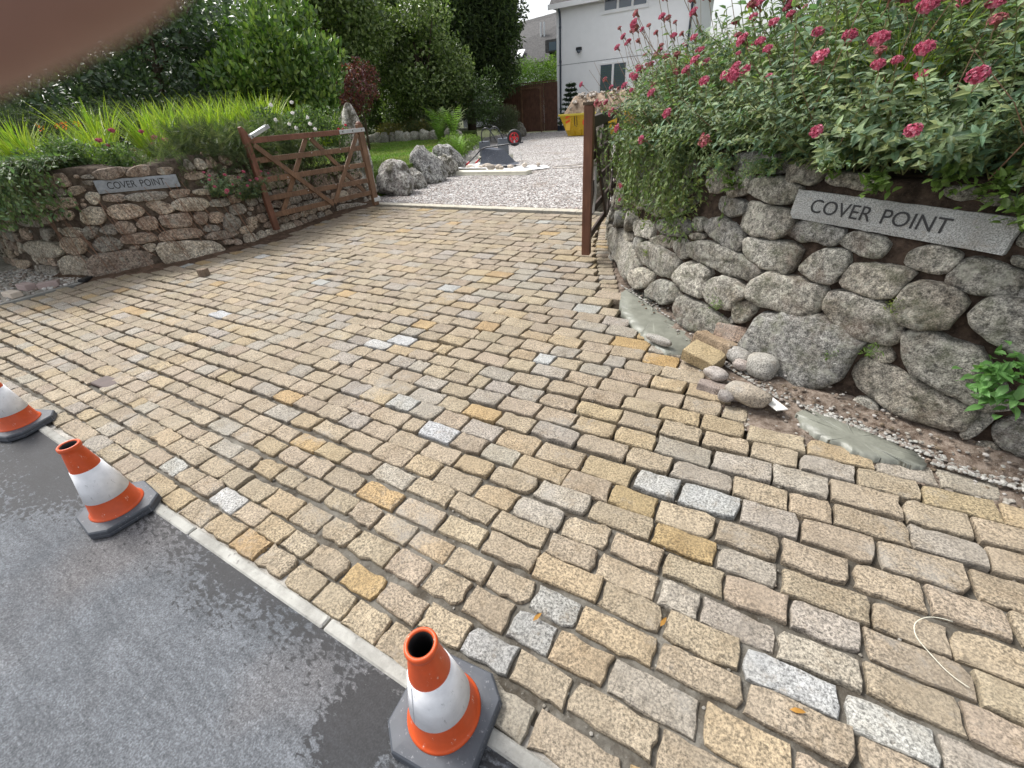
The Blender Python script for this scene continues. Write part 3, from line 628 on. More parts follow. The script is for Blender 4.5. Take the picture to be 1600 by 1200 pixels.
LS = [[(5.45,1.21),(5.67,1.22),(5.79,1.21),(5.73,1.11),(5.54,1.1),(5.41,1.13)],
      [(5.76,1.12),(5.8,1.17),(5.97,1.22),(6.07,1.18),(6.02,1.09),(5.86,1.09)],
      [(6.14,1.17),(6.34,1.15),(6.3,1.07),(6.12,1.08)],
      [(5.28,1.17),(5.42,1.17),(5.41,1.12),(5.25,1.14)],
      [(5.24,1.11),(5.37,1.11),(5.36,1.06),(5.33,1.05),(5.24,1.08)],
      [(5.24,0.98),(5.37,0.97),(5.35,0.87),(5.26,0.84),(5.19,0.91)],
      [(5.41,0.94),(5.65,0.92),(5.62,0.84),(5.43,0.86),(5.38,0.89)],
      [(5.65,0.91),(6.08,0.9),(6.09,0.8),(5.78,0.81),(5.63,0.85)],
      [(6.14,0.89),(6.39,0.88),(6.38,0.82),(6.27,0.78),(6.12,0.8)],
      [(6.43,0.84),(6.58,0.85),(6.8,0.77),(6.58,0.76),(6.44,0.8)],
      [(5.38,0.78),(5.48,0.81),(5.69,0.8),(5.78,0.69),(5.68,0.64),(5.45,0.64),(5.37,0.71)],
      [(5.8,0.79),(5.98,0.8),(6.1,0.7),(6.07,0.63),(5.94,0.62),(5.86,0.69)],
      [(6.1,0.73),(6.24,0.78),(6.52,0.73),(6.57,0.68),(6.53,0.6),(6.32,0.6),(6.14,0.64)],
      [(5.62,0.59),(5.76,0.64),(5.86,0.59),(5.82,0.47),(5.7,0.47),(5.61,0.52)],
      [(5.41,0.62),(5.56,0.61),(5.6,0.49),(5.44,0.46),(5.36,0.52)],
      [(5.17,0.55),(5.31,0.61),(5.38,0.57),(5.36,0.48),(5.26,0.49)],
      [(5.89,0.6),(6,0.61),(6.21,0.6),(6.25,0.53),(6.2,0.43),(6,0.44),(5.89,0.49)],
      [(6.32,0.58),(6.5,0.55),(6.44,0.43),(6.32,0.41),(6.27,0.48)],
      [(6.51,0.53),(6.67,0.53),(6.74,0.41),(6.6,0.39),(6.47,0.41)],
      [(5.04,0.4),(5.16,0.47),(5.29,0.47),(5.37,0.38),(5.32,0.3),(5.18,0.29),(5.07,0.32)],
      [(5.37,0.44),(5.6,0.46),(5.76,0.41),(5.74,0.32),(5.55,0.33),(5.38,0.36)],
      [(5.81,0.41),(6.04,0.43),(6.27,0.38),(6.28,0.27),(6.01,0.29),(5.77,0.31)],
      [(6.32,0.34),(6.41,0.4),(6.56,0.35),(6.53,0.29),(6.38,0.31)],
      [(6.32,0.26),(6.48,0.3),(6.83,0.22),(6.75,0.17),(6.46,0.17),(6.31,0.23)],
      [(5.42,0.31),(5.5,0.32),(5.53,0.28),(5.46,0.26),(5.4,0.28)],
      [(5.55,0.29),(5.63,0.32),(5.72,0.29),(5.67,0.21),(5.59,0.21)],
      [(4.98,0.26),(5.2,0.27),(5.46,0.26),(5.7,0.17),(5.64,0.02),(5.34,-0.03),(4.89,-0.06),(4.93,0.13)],
      [(5.74,0.27),(5.86,0.28),(6.33,0.19),(6.45,0.09),(6.45,-0.02),(6.06,-0.03),(5.76,-0.02),(5.71,0.07)],
      [(4.44,0.25),(4.69,0.28),(4.86,0.24),(4.92,0.1),(4.87,-0.06),(4.5,-0.1),(4.21,-0.03)],
      [(4.63,0.48),(4.76,0.51),(4.99,0.46),(4.9,0.3),(4.68,0.3),(4.58,0.39)],
      [(5.02,0.61),(5.17,0.6),(5.15,0.52),(5.04,0.45),(4.98,0.5)],
      [(4.7,0.61),(5.01,0.61),(4.96,0.5),(4.73,0.51),(4.66,0.55)],
      [(6.52,0.16),(6.65,0.14),(6.64,0.07),(6.5,0.09)],
      [(5.09,0.8),(5.25,0.82),(5.34,0.77),(5.29,0.63),(5.1,0.63),(5.03,0.68)],
      [(3.81,0.75),(4.17,0.77),(4.35,0.62),(3.71,0.63)],
      [(4.09,0.58),(4.5,0.62),(4.41,0.46),(4.07,0.47)],
      [(3.56,0.41),(4.27,0.46),(4.59,0.38),(4.42,0.26),(3.96,0.24),(3.49,0.26)],
      [(2.81,0.11),(3.41,0.15),(3.32,0.05),(2.9,-0.02)],
      [(9.08,0.15),(9.89,0.05),(9.76,-0.09),(9.16,-0.08),(9.04,0.03)],
      [(6.71,0.51),(6.94,0.36),(6.81,0.23),(6.58,0.24)],
      [(8.82,0.73),(9.23,0.67),(9.28,0.47),(8.87,0.48),(8.63,0.61)]]
def stone_geo(W, P, seed, bulge=None, n=22, d0=.0):
    Q = resample(chaikin(P, 1), n); c = Q.mean(0); sz = np.ptp(Q, axis=0); mn_ = min(sz)
    Q = c + (Q - c) * 1.10
    Q = Q + np.array([[.012 * mn_ / .15 * fbm(q[0] * 14, q[1] * 14, seed), .012 * mn_ / .15 * fbm(q[0] * 14 + 9, q[1] * 14, seed)] for q in Q])
    B = bulge or min(.055, .23 * mn_) * (1 if W is WR else .75); tx, tz = random.gauss(0, .10), random.gauss(-.04, .10)
    V = []; off = random.uniform(-.012, .02) + d0
    for f, dd in ((1.0, -.07), (1.005, .30), (.985, .62), (.93, .86), (.74, 1.0), (.38, 1.03)):
        for q in Q:
            p = c + (q - c) * f; d = off + (dd if dd < 0 else dd * B) + (p - c) @ np.array([tx, tz]) * (1 if dd > 0 else 0) + ((.16 * B + .006) * fbm(p[0] * 15, p[1] * 15, seed * 3.1) + .55 * B * (abs(mn.noise(Vector((p[0] * 7, p[1] * 9, seed * 1.7)))) - .2) * dd) * (1 if dd > 0 else 0)
            V.append(W.at(p[0], p[1], d))
    V.append(W.at(c[0], c[1], off + B * 1.05)); F = []
    for r in range(5):
        for i in range(n): F.append((r * n + i, r * n + (i + 1) % n, (r + 1) * n + (i + 1) % n, (r + 1) * n + i))
    for i in range(n): F.append((5 * n + i, 5 * n + (i + 1) % n, 6 * n))
    return np.array(V), F
def build_wall(name, W, polys, excl, top, coarse, tints, mat, label, s_vis, H_course=(.13, .2), Lr=(.16, .42)):
    root = empty(name, (*W.base(W.L / 2)[0], 0), label, 'wall')
    # core behind the stones
    ns, nz = int(W.L / .07), 18; V = []
    for i in range(ns + 1):
        for j in range(nz + 1):
            t = W.L * i / ns; z = -.08 + (top(t) + .08) * j / nz; V.append(W.at(t, z, -.012 + .02 * fbm(t * 7, z * 7) + .008 * fbm(t * 30, z * 30)))
    for i in range(ns + 1):
        t = W.L * i / ns; V.append(W.at(t, top(t) + .01, -.55))
    b0 = (ns + 1) * (nz + 1)
    F = [(i * (nz + 1) + j, (i + 1) * (nz + 1) + j, (i + 1) * (nz + 1) + j + 1, i * (nz + 1) + j + 1) for i in range(ns) for j in range(nz)]
    F += [(i * (nz + 1) + nz, (i + 1) * (nz + 1) + nz, b0 + i + 1, b0 + i) for i in range(ns)]
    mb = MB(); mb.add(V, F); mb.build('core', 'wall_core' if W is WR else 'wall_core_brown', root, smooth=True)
    def hitp(s_, z):
        for (a, b_, c_, d_) in excl:
            if a < s_ < b_ and c_ < z < d_: return True
        return any(inpoly(s_, z, P) for P in allp)
    allp = [list(P) for P in polys]; traced = len(allp)
    # courses of stones where nothing was traced
    for (s0, s1) in coarse:
        z = -.03; k = 0
        while z < top((s0 + s1) / 2) - .04:
            hc = random.uniform(*H_course) * (1.25 if k == 0 else 1); s_ = s0 + random.uniform(-.1, .1)
            while s_ < s1:
                L = random.uniform(*Lr); g = .012
                P = [(s_ + g, z + g + random.uniform(0, .03)), (s_ + L * .5, z + g * random.uniform(-.5, 1)), (s_ + L - g, z + g + random.uniform(0, .03)), (s_ + L - g + random.uniform(-.02, .01), z + hc * .5), (s_ + L - g - random.uniform(0, .04), z + hc - g), (s_ + L * .5, z + hc - g * random.uniform(0, 1)), (s_ + g + random.uniform(0, .04), z + hc - g), (s_ + g, z + hc * .5)]
                cc = np.mean(P, 0); P = [tuple(p) for p in P]
                if cc[1] < top(cc[0]) - .03 and not any(hitp(*p) for p in P + [tuple(cc)]) and not any(inpoly(p[0], p[1], P) for Q in allp[:traced] for p in Q): allp.append(P)
                s_ += L
            z += hc; k += 1
    # chinks
    for k in range(900):
        a = random.uniform(.02, .07) if k > 300 else random.uniform(.05, .11); b_ = a * random.uniform(.5, .9); s_ = random.uniform(.1, W.L - .1); z = random.uniform(.02, top(s_) - .04)
        P = [(s_ + a * math.cos(t) * random.uniform(.85, 1.1), z + b_ * math.sin(t) * random.uniform(.85, 1.1)) for t in np.arange(0, 2 * PI, PI / 3.5)]
        Pb = [(s_ + (p[0] - s_) * 1.12, z + (p[1] - z) * 1.12) for p in P]
        if hitp(s_, z) or any(hitp(*p) for p in Pb): continue
        if any(inpoly(p[0], p[1], Pb) for Q in allp for p in Q): continue
        allp.append(P)
    small = MB(); cnt = 0
    areas = []
    for k, P in enumerate(allp):
        P_ = np.array(P); areas.append((np.ptp(P_[:, 0]) * np.ptp(P_[:, 1]) * (3 if s_vis[0] < P_[:, 0].mean() < s_vis[1] else 1), k))
    big = set(k for a, k in sorted(areas, reverse=True)[:290])
    for k, P in enumerate(allp):
        P_ = np.array(P); area = np.ptp(P_[:, 0]) * np.ptp(P_[:, 1])
        V, F = stone_geo(W, P_, k + 1, n=24 if area > .01 else 14)
        t = np.array(random.choice(tints)) * random.uniform(.78, 1.18) * (.93 if W is WR else 1.45)
        if k in big: MB().add(V, F, t).build('stone', mat, root, smooth=True)
        else: small.add(V, F, t)
    if small.V: tag(small.build('small_stones', mat, root, smooth=True), kind='stuff')
    return root
topR = lambda t: 1.13 + .05 * math.sin(t * 3.1)
topL = lambda t: (1.22 + .04 * math.sin(t * 4)) if t < 7.2 else max(.78, 1.22 - (t - 7.2) * .25)
build_wall('stone_wall', WR, RS, [(5.20, 6.16, .85, 1.04)], topR, [(-.2, 2.6), (2.6, 4.6), (6.45, 9.4)],
           [(.30, .285, .25), (.28, .27, .24), (.24, .235, .22), (.32, .295, .25), (.36, .34, .30)], 'boulder', 'curved dry stone wall of rounded granite boulders right of the driveway, carrying the larger name slab', (2.4, 6.6))
build_wall('stone_wall', WL, LS, [(5.36, 6.34, .89, 1.13)], topL, [(-.2, 4.3), (4.3, 6.9), (6.7, 10.4)],
           [(.30, .235, .185), (.26, .21, .17), (.33, .27, .21), (.25, .23, .20), (.36, .32, .26)], 'rubble_stone', 'reddish brown rubble stone wall left of the driveway behind the open gate', (3.5, 10.4), (.10, .16), (.14, .32))

# beds of earth behind the walls
def bed(name, W, z0, far, zf):
    T = np.linspace(0, W.L, 40); a = [W.at(t, z0, -.06) for t in T]; a = [(p[0], p[1], z0 - .02) for p in a]
    mb = MB(); P = a + [(x, y, zf) for x, y in far]; mb.add(P, [tuple(range(len(P)))]); return mb.build(name, 'soil', kind='structure')
bed('garden_bed', WR, 1.12, [(14, 2.1), (14, 9), (-2.2, 9)], 1.3)
bed('planted_bank', WL, 1.05, [(-8.6, 8.2), (-30, 7.6), (-30, 2.2)], 1.15)

# ------------------------------------------------------------------ name slabs
def text_mesh(txt, size, width, mtx, parent, depth=.0015, name='lettering'):
    cu = bpy.data.curves.new(name, 'FONT'); cu.body = txt; cu.size = size; cu.extrude = depth; cu.align_x = 'CENTER'; cu.align_y = 'CENTER'; cu.space_word = 1.5; cu.resolution_u = 4
    to = bpy.data.objects.new('t', cu); C.objects.link(to); dg = bpy.context.evaluated_depsgraph_get(); dg.update()
    me = bpy.data.meshes.new_from_object(to.evaluated_get(dg)); xs = [v.co.x for v in me.vertices]; w = max(xs) - min(xs)
    bpy.data.objects.remove(to); me.name = name
    for v in me.vertices: v.co.x *= width / w
    me.materials.clear(); me.materials.append(M['ink']); o = bpy.data.objects.new(name, me); C.objects.link(o); o.parent = parent; o.matrix_local = mtx; return o
def name_slab(name, W, s0, s1, zc, h, th, proud, mat, label, cat, tsize, tw, tshift, zl=0, skew=.0):
    pa, pb = W.at(s0, zc + zl, proud), W.at(s1, zc - zl, proud); X = Vector(pb - pa); L = X.length; X.normalize()
    n = Vector((X.y, -X.x, 0)).normalized(); n = (n + Vector((0, 0, W.tb))).normalized(); Z = n; Y = Z.cross(X).normalized()
    c = Vector((pa + pb) / 2); root = empty(name, c, label, cat); mat4 = Matrix((X, Y, Z)).transposed().to_4x4()
    root.matrix_world = Matrix.Translation(c) @ mat4
    mb = MB(); nx, ny = 30, 5; V = []; 
    R = []
    for i in range(nx + 1):
        for j in range(ny + 1):
            x = -L / 2 + L * i / nx + skew * (j / ny - .5); y = -h / 2 + h * j / ny; e = (i in (0, nx)) or (j in (0, ny))
            x += (.004 * fbm(x * 30, y * 30, 3) if i in (0, nx) else 0); y += (.003 * fbm(x * 25, y, 8) if j in (0, ny) else 0); V.append((x, y, (-.006 if e else .0)))
    nV = len(V); V += [(v[0], v[1], -th) for v in V]; idx = lambda i, j: i * (ny + 1) + j
    F = [(idx(i, j), idx(i + 1, j), idx(i + 1, j + 1), idx(i, j + 1)) for i in range(nx) for j in range(ny)]
    bd = [idx(i, 0) for i in range(nx)] + [idx(nx, j) for j in range(ny)] + [idx(i, ny) for i in range(nx, 0, -1)] + [idx(0, j) for j in range(ny, 0, -1)]
    F += [(bd[k], bd[k] + nV, bd[(k + 1) % len(bd)] + nV, bd[(k + 1) % len(bd)]) for k in range(len(bd))]
    mb.add(V, F, (.30, .31, .31)); mb.build('slab', mat, root, local=True)
    text_mesh('COVER POINT', tsize, tw, Matrix.Translation((tshift, 0, .0012)), root)
    return root
name_slab('name_slab', WR, 5.226, 6.131, .937, .142, .08, .05, 'slab_granite', 'large grey granite name slab reading COVER POINT set in the right boulder wall', 'sign', .094, .585, -.055, .016, .0)
name_slab('name_slab', WL, 5.39, 6.30, 1.013, .15, .05, .055, 'slate_plate', 'grey name slab reading COVER POINT on the left rubble wall under the shrubs', 'sign', .115, .60, -.02, .02, .0)

# ------------------------------------------------------------------ traffic cones
def make_cone(label):
    root = empty('traffic_cone', (0, 0, 0), label, 'traffic cone', 'traffic cones along the road edge')
    mb = MB(); a, q = .142, .055
    def oct_(s_, z, k=1.): return [(x * s_, y * s_, z) for x, y in ((-a + q, -a), (a - q, -a), (a, -a + q), (a, a - q), (a - q, a), (-a + q, a), (-a, a - q), (-a, -a + q))]
    lv = [(1.0, .002), (1.0, .014), (.985, .017), (.985, .021), (1.0, .024), (.99, .034), (.955, .040), (.82, .043), (.735, .044)]
    V = sum([oct_(s_, z) for s_, z in lv], []); F = [(r * 8 + i, r * 8 + (i + 1) % 8, r * 8 + 8 + (i + 1) % 8, r * 8 + 8 + i) for r in range(len(lv) - 1) for i in range(8)]
    F += [tuple(range(7, -1, -1)), tuple(range((len(lv) - 1) * 8, len(lv) * 8))]
    mb.add(V, F); mb.build('base', 'rubber', root)
    K_ = 1.08; R0, R1, H0, H1 = .098, .036, .05, .375
    rad = lambda z: R0 + (R1 - R0) * (z - H0) / (H1 - H0)
    mb = MB(); mb.lathe([(.106, .040), (.107, .046), (.103, .051), (rad(.055), .056), (rad(.14), .14), (rad(.262), .262), (rad(.35), .35), (.0385, .358), (.037, .364), (.0385, .369), (.0415, .373), (.0425, .381), (.041, .388), (.037, .391), (.032, .389), (.0305, .38), (.030, .36)], 48)
    mb.build('cone_body', 'cone_orange', root, smooth=True)
    mb = MB(); mb.lathe([(rad(.125), .125), (rad(.125) + .0022, .1255), (rad(.275) + .0022, .2745), (rad(.275), .275)], 48); slv = mb.build('reflective_sleeve', 'cone_white', root, smooth=True); an = -1.9; mb = MB(); mb.tube([((rad(z) + .0026) * math.cos(an), (rad(z) + .0026) * math.sin(an), z) for z in (.128, .2, .272)], .0009, 5); mb.build('sleeve_seam', 'galv', slv)
    mb = MB(); mb.lathe([(.0302, .386), (.0285, .384), (.027, .365), (.034, .25), (.036, .2), (.0005, .19)], 32); mb.build('inner_tube', 'black', root, smooth=True)
    for o in list(root.children) + list(slv.children):
        if o.name.split('.')[0] != 'base':
            for v in o.data.vertices: v.co.z = .045 + (v.co.z - .045) * K_ if v.co.z > .045 else v.co.z
    return root
c1 = make_cone('orange and white traffic cone nearest the camera, open hole at its top'); c1.location = (-.523, .318, .006); c1.rotation_euler = (0, 0, .10)
c2 = copy_tree(c1); c2['label'] = 'orange and white traffic cone standing wholly in view left on the road edge'; c2.location = (-2.42, .245, .004); c2.rotation_euler = (0, 0, -.08)
c3 = copy_tree(c1); c3['label'] = 'orange and white traffic cone cut off by the left picture edge'; c3.location = (-3.88, .285, .004); c3.rotation_euler = (0, 0, .35)

# ------------------------------------------------------------------ gates
def gate_frame(A, B): A = np.array(A); B = np.array(B); u = (B - A) / np.linalg.norm(B - A); n = np.array([-u[1], u[0]]); return (lambda s_, z, d=0.: np.array([A[0] + u[0] * s_ + n[0] * d, A[1] + u[1] * s_ + n[1] * d, z])), np.array([n[0], n[1], 0])
def left_gate():
    g, n = gate_frame((-6.984, 6.589), (-6.983, 4.354)); root = empty('field_gate', g(0, 0), 'brown five bar timber gate standing open in front of the left rubble wall', 'gate')
    # n points to +X (the driveway side) for this direction
    sgn = 1 if n[0] > 0 else -1; f = lambda s_, z, d=0.: g(s_, z, d * sgn)
    def beam(nm, a, b_, w, t, d, mat): mb = MB(); mb.bar(f(*a, d), f(*b_, d), w, t, up=n, bev=.004) if False else mb.bar(f(*a, d), f(*b_, d), t, w, up=n, bev=.004); return mb.build(nm, mat, root)
    hs_ = beam('hinge_stile', (.0, .05), (-.02, 1.44), .12, .075, 0, 'gate_wood'); mb = MB(); mb.lathe([(.001, .05), (.03, .045), (.048, .025), (.052, 0)], 12, f(-.02, 1.435)); mb.build('stile_cap', 'gate_red', hs_, smooth=True)
    mb = MB(); mb.bar(f(2.235, .10), f(2.225, 1.46), .07, .088, up=n, bev=.005)
    # pointed and slanting top of the closing stile
    a = f(2.225 - .044, 1.455, -.035); b_ = f(2.225 + .044, 1.455, -.035); c = f(2.225 + .044, 1.455, .035); d = f(2.225 - .044, 1.455, .035); e1 = f(2.24, 1.545, -.03); e2 = f(2.24, 1.545, .03); e3 = f(2.268, 1.535, .03); e4 = f(2.268, 1.535, -.03)
    mb.add([a, b_, c, d, e1, e4, e3, e2], [(0, 1, 5, 4), (1, 2, 6, 5), (2, 3, 7, 6), (3, 0, 4, 7), (4, 5, 6, 7)]); mb.build('closing_stile', 'gate_red', root)
    beam('top_rail', (.04, 1.345), (2.185, 1.36), .078, .06, 0, 'gate_red')
    for (za, zb) in ((1.065, 1.097), (.785, .829), (.513, .567), (.293, .318)): beam('rail', (.06, za), (2.195, zb), .078, .028, 0, 'gate_wood')
    beam('brace', (2.15, 1.305), (1.03, .262), .075, .024, .032, 'gate_wood'); beam('brace', (.10, 1.30), (1.0, .27), .075, .024, .032, 'gate_wood')
    beam('rear_brace', (1.17, 1.31), (2.03, .30), .075, .024, -.032, 'gate_wood'); beam('rear_brace', (1.08, 1.31), (.16, .30), .075, .024, -.032, 'gate_wood')
    mb = MB(); mb.bar(f(-.10, 1.352, .042), f(.50, 1.348, .042), .007, .062, up=n, bev=.002); h = mb.build('hinge_strap', 'galv', root)
    for s_ in (-.02, .2, .43): mb = MB(); mb.lathe([(.012, 0), (.011, .005), (.001, .008)], 10, f(s_, 1.35, .046), R=np.array([[0, 1, 0], [0, 0, 1], [sgn * 1., 0, 0]]).T); mb.build('bolt', 'steel_dark', h)
    mb = MB(); mb.bar(f(-.09, .155, .045), f(.055, .155, .045), .007, .07, up=n, bev=.002); mb.box(f(-.085, .16, .0), (.09, .05, .085), bev=.004); h = mb.build('lower_hinge', 'galv', root)
    # throw-over latch on the top rail
    mb = MB(); 
    for d in (-.032, .032): mb.bar(f(2.16, 1.40, d), f(1.80, 1.525, d), .006, .05, up=n, bev=.002)
    mb.bar(f(1.84, 1.515, -.035), f(1.84, 1.515, .035), .05, .05, up=(0, 0, 1), bev=.002); mb.bar(f(2.13, 1.435), f(1.84, 1.535), .062, .006, up=n, bev=.002); l = mb.build('latch_loop', 'galv', root)
    mb = MB(); mb.tube([f(2.12, 1.405, -.045), f(2.12, 1.405, .045)], .012, 8); mb.build('bolt', 'steel_dark', l)
    for (s_, zz) in ((1.17, 1.09), (1.75, .80), (.45, .80), (1.45, .55), (1.9, 1.09), (.55, 1.08), (1.35, .54), (.85, .55)):
        mb = MB(); mb.lathe([(.009, 0), (.008, .004), (.001, .006)], 8, f(s_, zz + .01, .016), R=np.array([[0, 1, 0], [0, 0, 1], [sgn * 1., 0, 0]]).T); mb.build('bolt', 'galv', root)
    return root
left_gate()
def right_gate():
    g, n = gate_frame((-2.074, 6.594), (-1.713, 4.496)); root = empty('field_gate', g(0, 0), 'dark brown timber gate seen nearly edge on beside the right boulder wall', 'gate')
    f = g
    def beam(nm, a, b_, w, t, d, mat): mb = MB(); mb.bar(f(*a, d), f(*b_, d), t, w, up=n, bev=.004); return mb.build(nm, mat, root)
    beam('closing_stile', (2.13, .085), (2.13, 1.47), .09, .088, 0, 'gate_brown'); mb = MB(); mb.box(f(2.13, 1.483), (.10, .10, .028), bev=.004); mb.build('stile_cap', 'bark', root)
    beam('hinge_stile', (0, .04), (0, 1.42), .11, .075, 0, 'gate_dark')
    beam('top_rail', (.05, 1.36), (2.09, 1.325), .10, .06, 0, 'gate_dark')
    for (za, zb) in ((1.08, 1.02), (.80, .75), (.52, .48), (.29, .235)): beam('rail', (.05, za), (2.09, zb), .078, .028, 0, 'gate_dark')
    beam('brace', (2.06, 1.29), (1.03, .26), .075, .024, .028, 'gate_dark'); beam('brace', (.10, 1.30), (.99, .27), .075, .024, .028, 'gate_dark')
    beam('rear_brace', (1.1, 1.31), (2.03, .29), .075, .024, -.028, 'gate_dark'); beam('rear_brace', (1.02, 1.31), (.14, .30), .075, .024, -.028, 'gate_dark')
    mb = MB(); mb.tube([f(2.06, .95, .06), f(2.06, .70, .07), f(2.06, .50, .05)], .012, 8); mb.build('drop_bolt', 'galv', root)
right_gate()
def up_stone(cx, cy, w, d, h, seed, tint, label, lean=(0, 0), z0=-.1, mat='boulder', name='standing_stone'):
    V, F = rock(seed, 1.0, 4, 1., amp=.42); V = V * np.array([w / 2, d / 2, h / 2]); V[:, 2] += h / 2
    f = (V[:, 2] / h).clip(0, 1); V[:, 0] = V[:, 0] * (1.15 - .35 * f) + lean[0] * f; V[:, 1] = V[:, 1] * (1.15 - .35 * f) + lean[1] * f
    V = V * np.array([1, 1, 1.06]); mb = MB(); mb.add(V + np.array([cx, cy, z0]), F, tint); return mb.build(name, mat, smooth=True, label=label, cat='stone')
up_stone(-7.88, 7.22, .50, .5, 1.70, 3, (.40, .38, .33), 'tall pointed granite post behind the hinge end of the left gate', mat='lichen_stone')
up_stone(-7.78, 8.75, .5, .45, .5, 31, (.3, .28, .25), 'small rough stone filling the lawn edge beside the gate end stone', mat='lichen_stone')
up_stone(-8.25, 10.7, .55, .6, .6, 33, (.3, .28, .25), 'rough stone between the two tallest lawn edge stones', mat='lichen_stone')
up_stone(-2.52, 7.05, .34, .32, 1.5, 5, (.13, .12, .10), 'grey stone gatepost half hidden by leaves at the right gate hinge')
up_stone(-7.66, 7.95, .88, .8, .74, 8, (.36, .33, .31), 'rounded mossy stone next to the left gate hinge, first of the lawn edge stones', (-.06, .1), mat='lichen_stone')
up_stone(-8.0, 9.75, .66, 1.0, .82, 19, (.28, .27, .26), 'tall slab-like grey stone, the middle one edging the lawn', (-.2, -.15), mat='lichen_stone')
up_stone(-8.65, 11.6, .6, 1.0, .80, 22, (.30, .29, .28), 'upright grey stone at the far end of the lawn edge beside the fern', (-.2, -.2), mat='lichen_stone')
up_stone(-8.22, 8.55, .5, .5, .62, 14, (.25, .23, .17), 'low mossy stone squeezed between the first and second lawn edge stones')

# ------------------------------------------------------------------ house, skip, fence, neighbour
def house():
    root = empty('house', (-9.6, 29.6, 0), 'white rendered house with blue grey drainpipes behind the skip', 'house'); x0, x1, y0, y1 = -13.45, -5.87, 29.6, 35.5
    mb = MB(); mb.box(((x0 + x1) / 2, (y0 + y1) / 2, 3.0), (x1 - x0, y1 - y0, 6.2)); mb.build('wall', 'render_white', root)
    mb = MB(); mb.box(((x0 + x1) / 2, y0 - .004, 3.43), (x1 - x0, .012, .022)); mb.build('string_course', 'brick_grey', root)
    mb = MB(); mb.box(((x0 + x1) / 2, y0 - .015, .16), (x1 - x0, .03, .30)); mb.build('plinth', 'pipe', root)
    mb = MB(); e = .35; zb = 6.12
    V = [(x0 - e, y0 - e, zb), (x1 + e, y0 - e, zb), (x1 + e, y1 + e, zb), (x0 - e, y1 + e, zb), (x0 - e, (y0 + y1) / 2, zb + 3.2), (x1 + e, (y0 + y1) / 2, zb + 3.2)]
    mb.add(V, [(0, 1, 5, 4), (2, 3, 4, 5), (1, 2, 5), (3, 0, 4), (3, 2, 1, 0)]); rf = mb.build('roof', 'slate', root)
    mb = MB(); mb.box(((x0 + x1) / 2, y0 - e - .02, zb + .02), (x1 - x0 + 2 * e, .04, .24)); mb.build('fascia', 'window_frame', rf)
    for x in (x0 + .28, x1 - .02):
        mb = MB(); mb.tube([(x, y0 - .10, .1), (x, y0 - .10, 5.6), (x, y0 - .15, 5.85), (x, y0 - .33, 6.05)], .055, 8)
        for z in (1.2, 3.6, 5.2): mb.lathe([(.07, -.05), (.07, .05)], 10, (x, y0 - .1, z))
        mb.build('drainpipe', 'pipe', root, smooth=True)
    # upper window, three lights
    def window(xa, xb, za, zb_, n, slats=False):
        fr = MB(); t = .085
        fr.box(((xa + xb) / 2, y0 - .02, za - .02), (xb - xa + .2, .10, .07)); fr.box(((xa + xb) / 2, y0 - .01, zb_ + t / 2), (xb - xa + 2 * t, .06, t)); fr.box(((xa + xb) / 2, y0 - .01, za + t / 2 + .018), (xb - xa, .06, t))
        for i in range(n + 1):
            x = xa + (xb - xa) * i / n; fr.box((x, y0 - .012, (za + zb_) / 2), (t * (1 if i in (0, n) else 1.3), .065, zb_ - za))
        w = fr.build('window', 'window_frame', root)
        for i in range(n):
            a = xa + (xb - xa) * i / n + .07; b_ = xa + (xb - xa) * (i + 1) / n - .07; mb = MB(); mb.box(((a + b_) / 2, y0 - .006, (za + zb_) / 2 + .04), (b_ - a, .02, zb_ - za - .1)); mb.build('pane', 'glass', w)
            if slats:
                sl_ = MB(); z = za + .14
                while z < zb_ - .06: sl_.box(((a + b_) / 2, y0 - .024, z), (b_ - a - .02, .012, .05)); z += .1
                tag(sl_.build('blind_slats', 'slat', w), kind='stuff')
    window(-10.6, -8.2, 5.50, 6.0 + .04, 3); window(-10.72, -9.1, 1.35, 3.2, 2, True)
    l = MB(); l.box((-12.0, y0 - .07, 4.1), (.34, .12, .16), bev=.02); lamp = l.build('wall_light', 'frame_black', root); l = MB(); l.lathe([(.001, -.16), (.09, -.12), (.12, -.03), (.12, 0)], 14, (-11.98, y0 - .15, 4.03)); l.build('lamp_glass', 'glass', lamp, smooth=True)
house()
def fence():
    root = empty('timber_fence', (-15.5, 29.5, 0), 'dark brown vertical board fence with a door beside the white house', 'fence')
    bd = MB(); x = -18.2; y = 29.5
    while x < -13.5:
        zb = .05 if x > -16.25 else (.35 + .8 * min(1, (-16.25 - x) / 1.2)); zt = 2.66 if x > -16.3 else 2.70
        bd.box((x + .07, y + random.uniform(-.01, .01), (zb + zt) / 2), (.135, .022, zt - zb))
        bd.box((x + .15, y - .025, (zb + zt) / 2), (.04, .02, zt - zb)) if not (-16.1 < x < -14.4) else None
        x += .155
    tag(bd.build('boards', 'fence_wood', root), kind='stuff')
    mb = MB(); mb.box((-15.85, y - .02, 2.72), (4.7, .08, .06)); mb.build('cap_rail', 'fence_wood', root)
    mb = MB(); mb.box((-15.2, y - .05, 1.22), (1.26, .03, 2.34)); dr = mb.build('door', 'fence_wood', root)
    mb = MB()
    for i in range(9): mb.box((-15.76 + .14 * i, y - .072, 1.22), (.126, .014, 2.3))
    tag(mb.build('door_boards', 'fence_wood', dr), kind='stuff')
    mb = MB(); mb.box((-15.2, y - .07, 2.45), (1.46, .10, .09)); mb.box((-15.88, y - .07, 1.2), (.09, .10, 2.4)); mb.box((-14.52, y - .07, 1.2), (.09, .10, 2.4)); mb.build('door_frame', 'gate_wood', root)
fence()
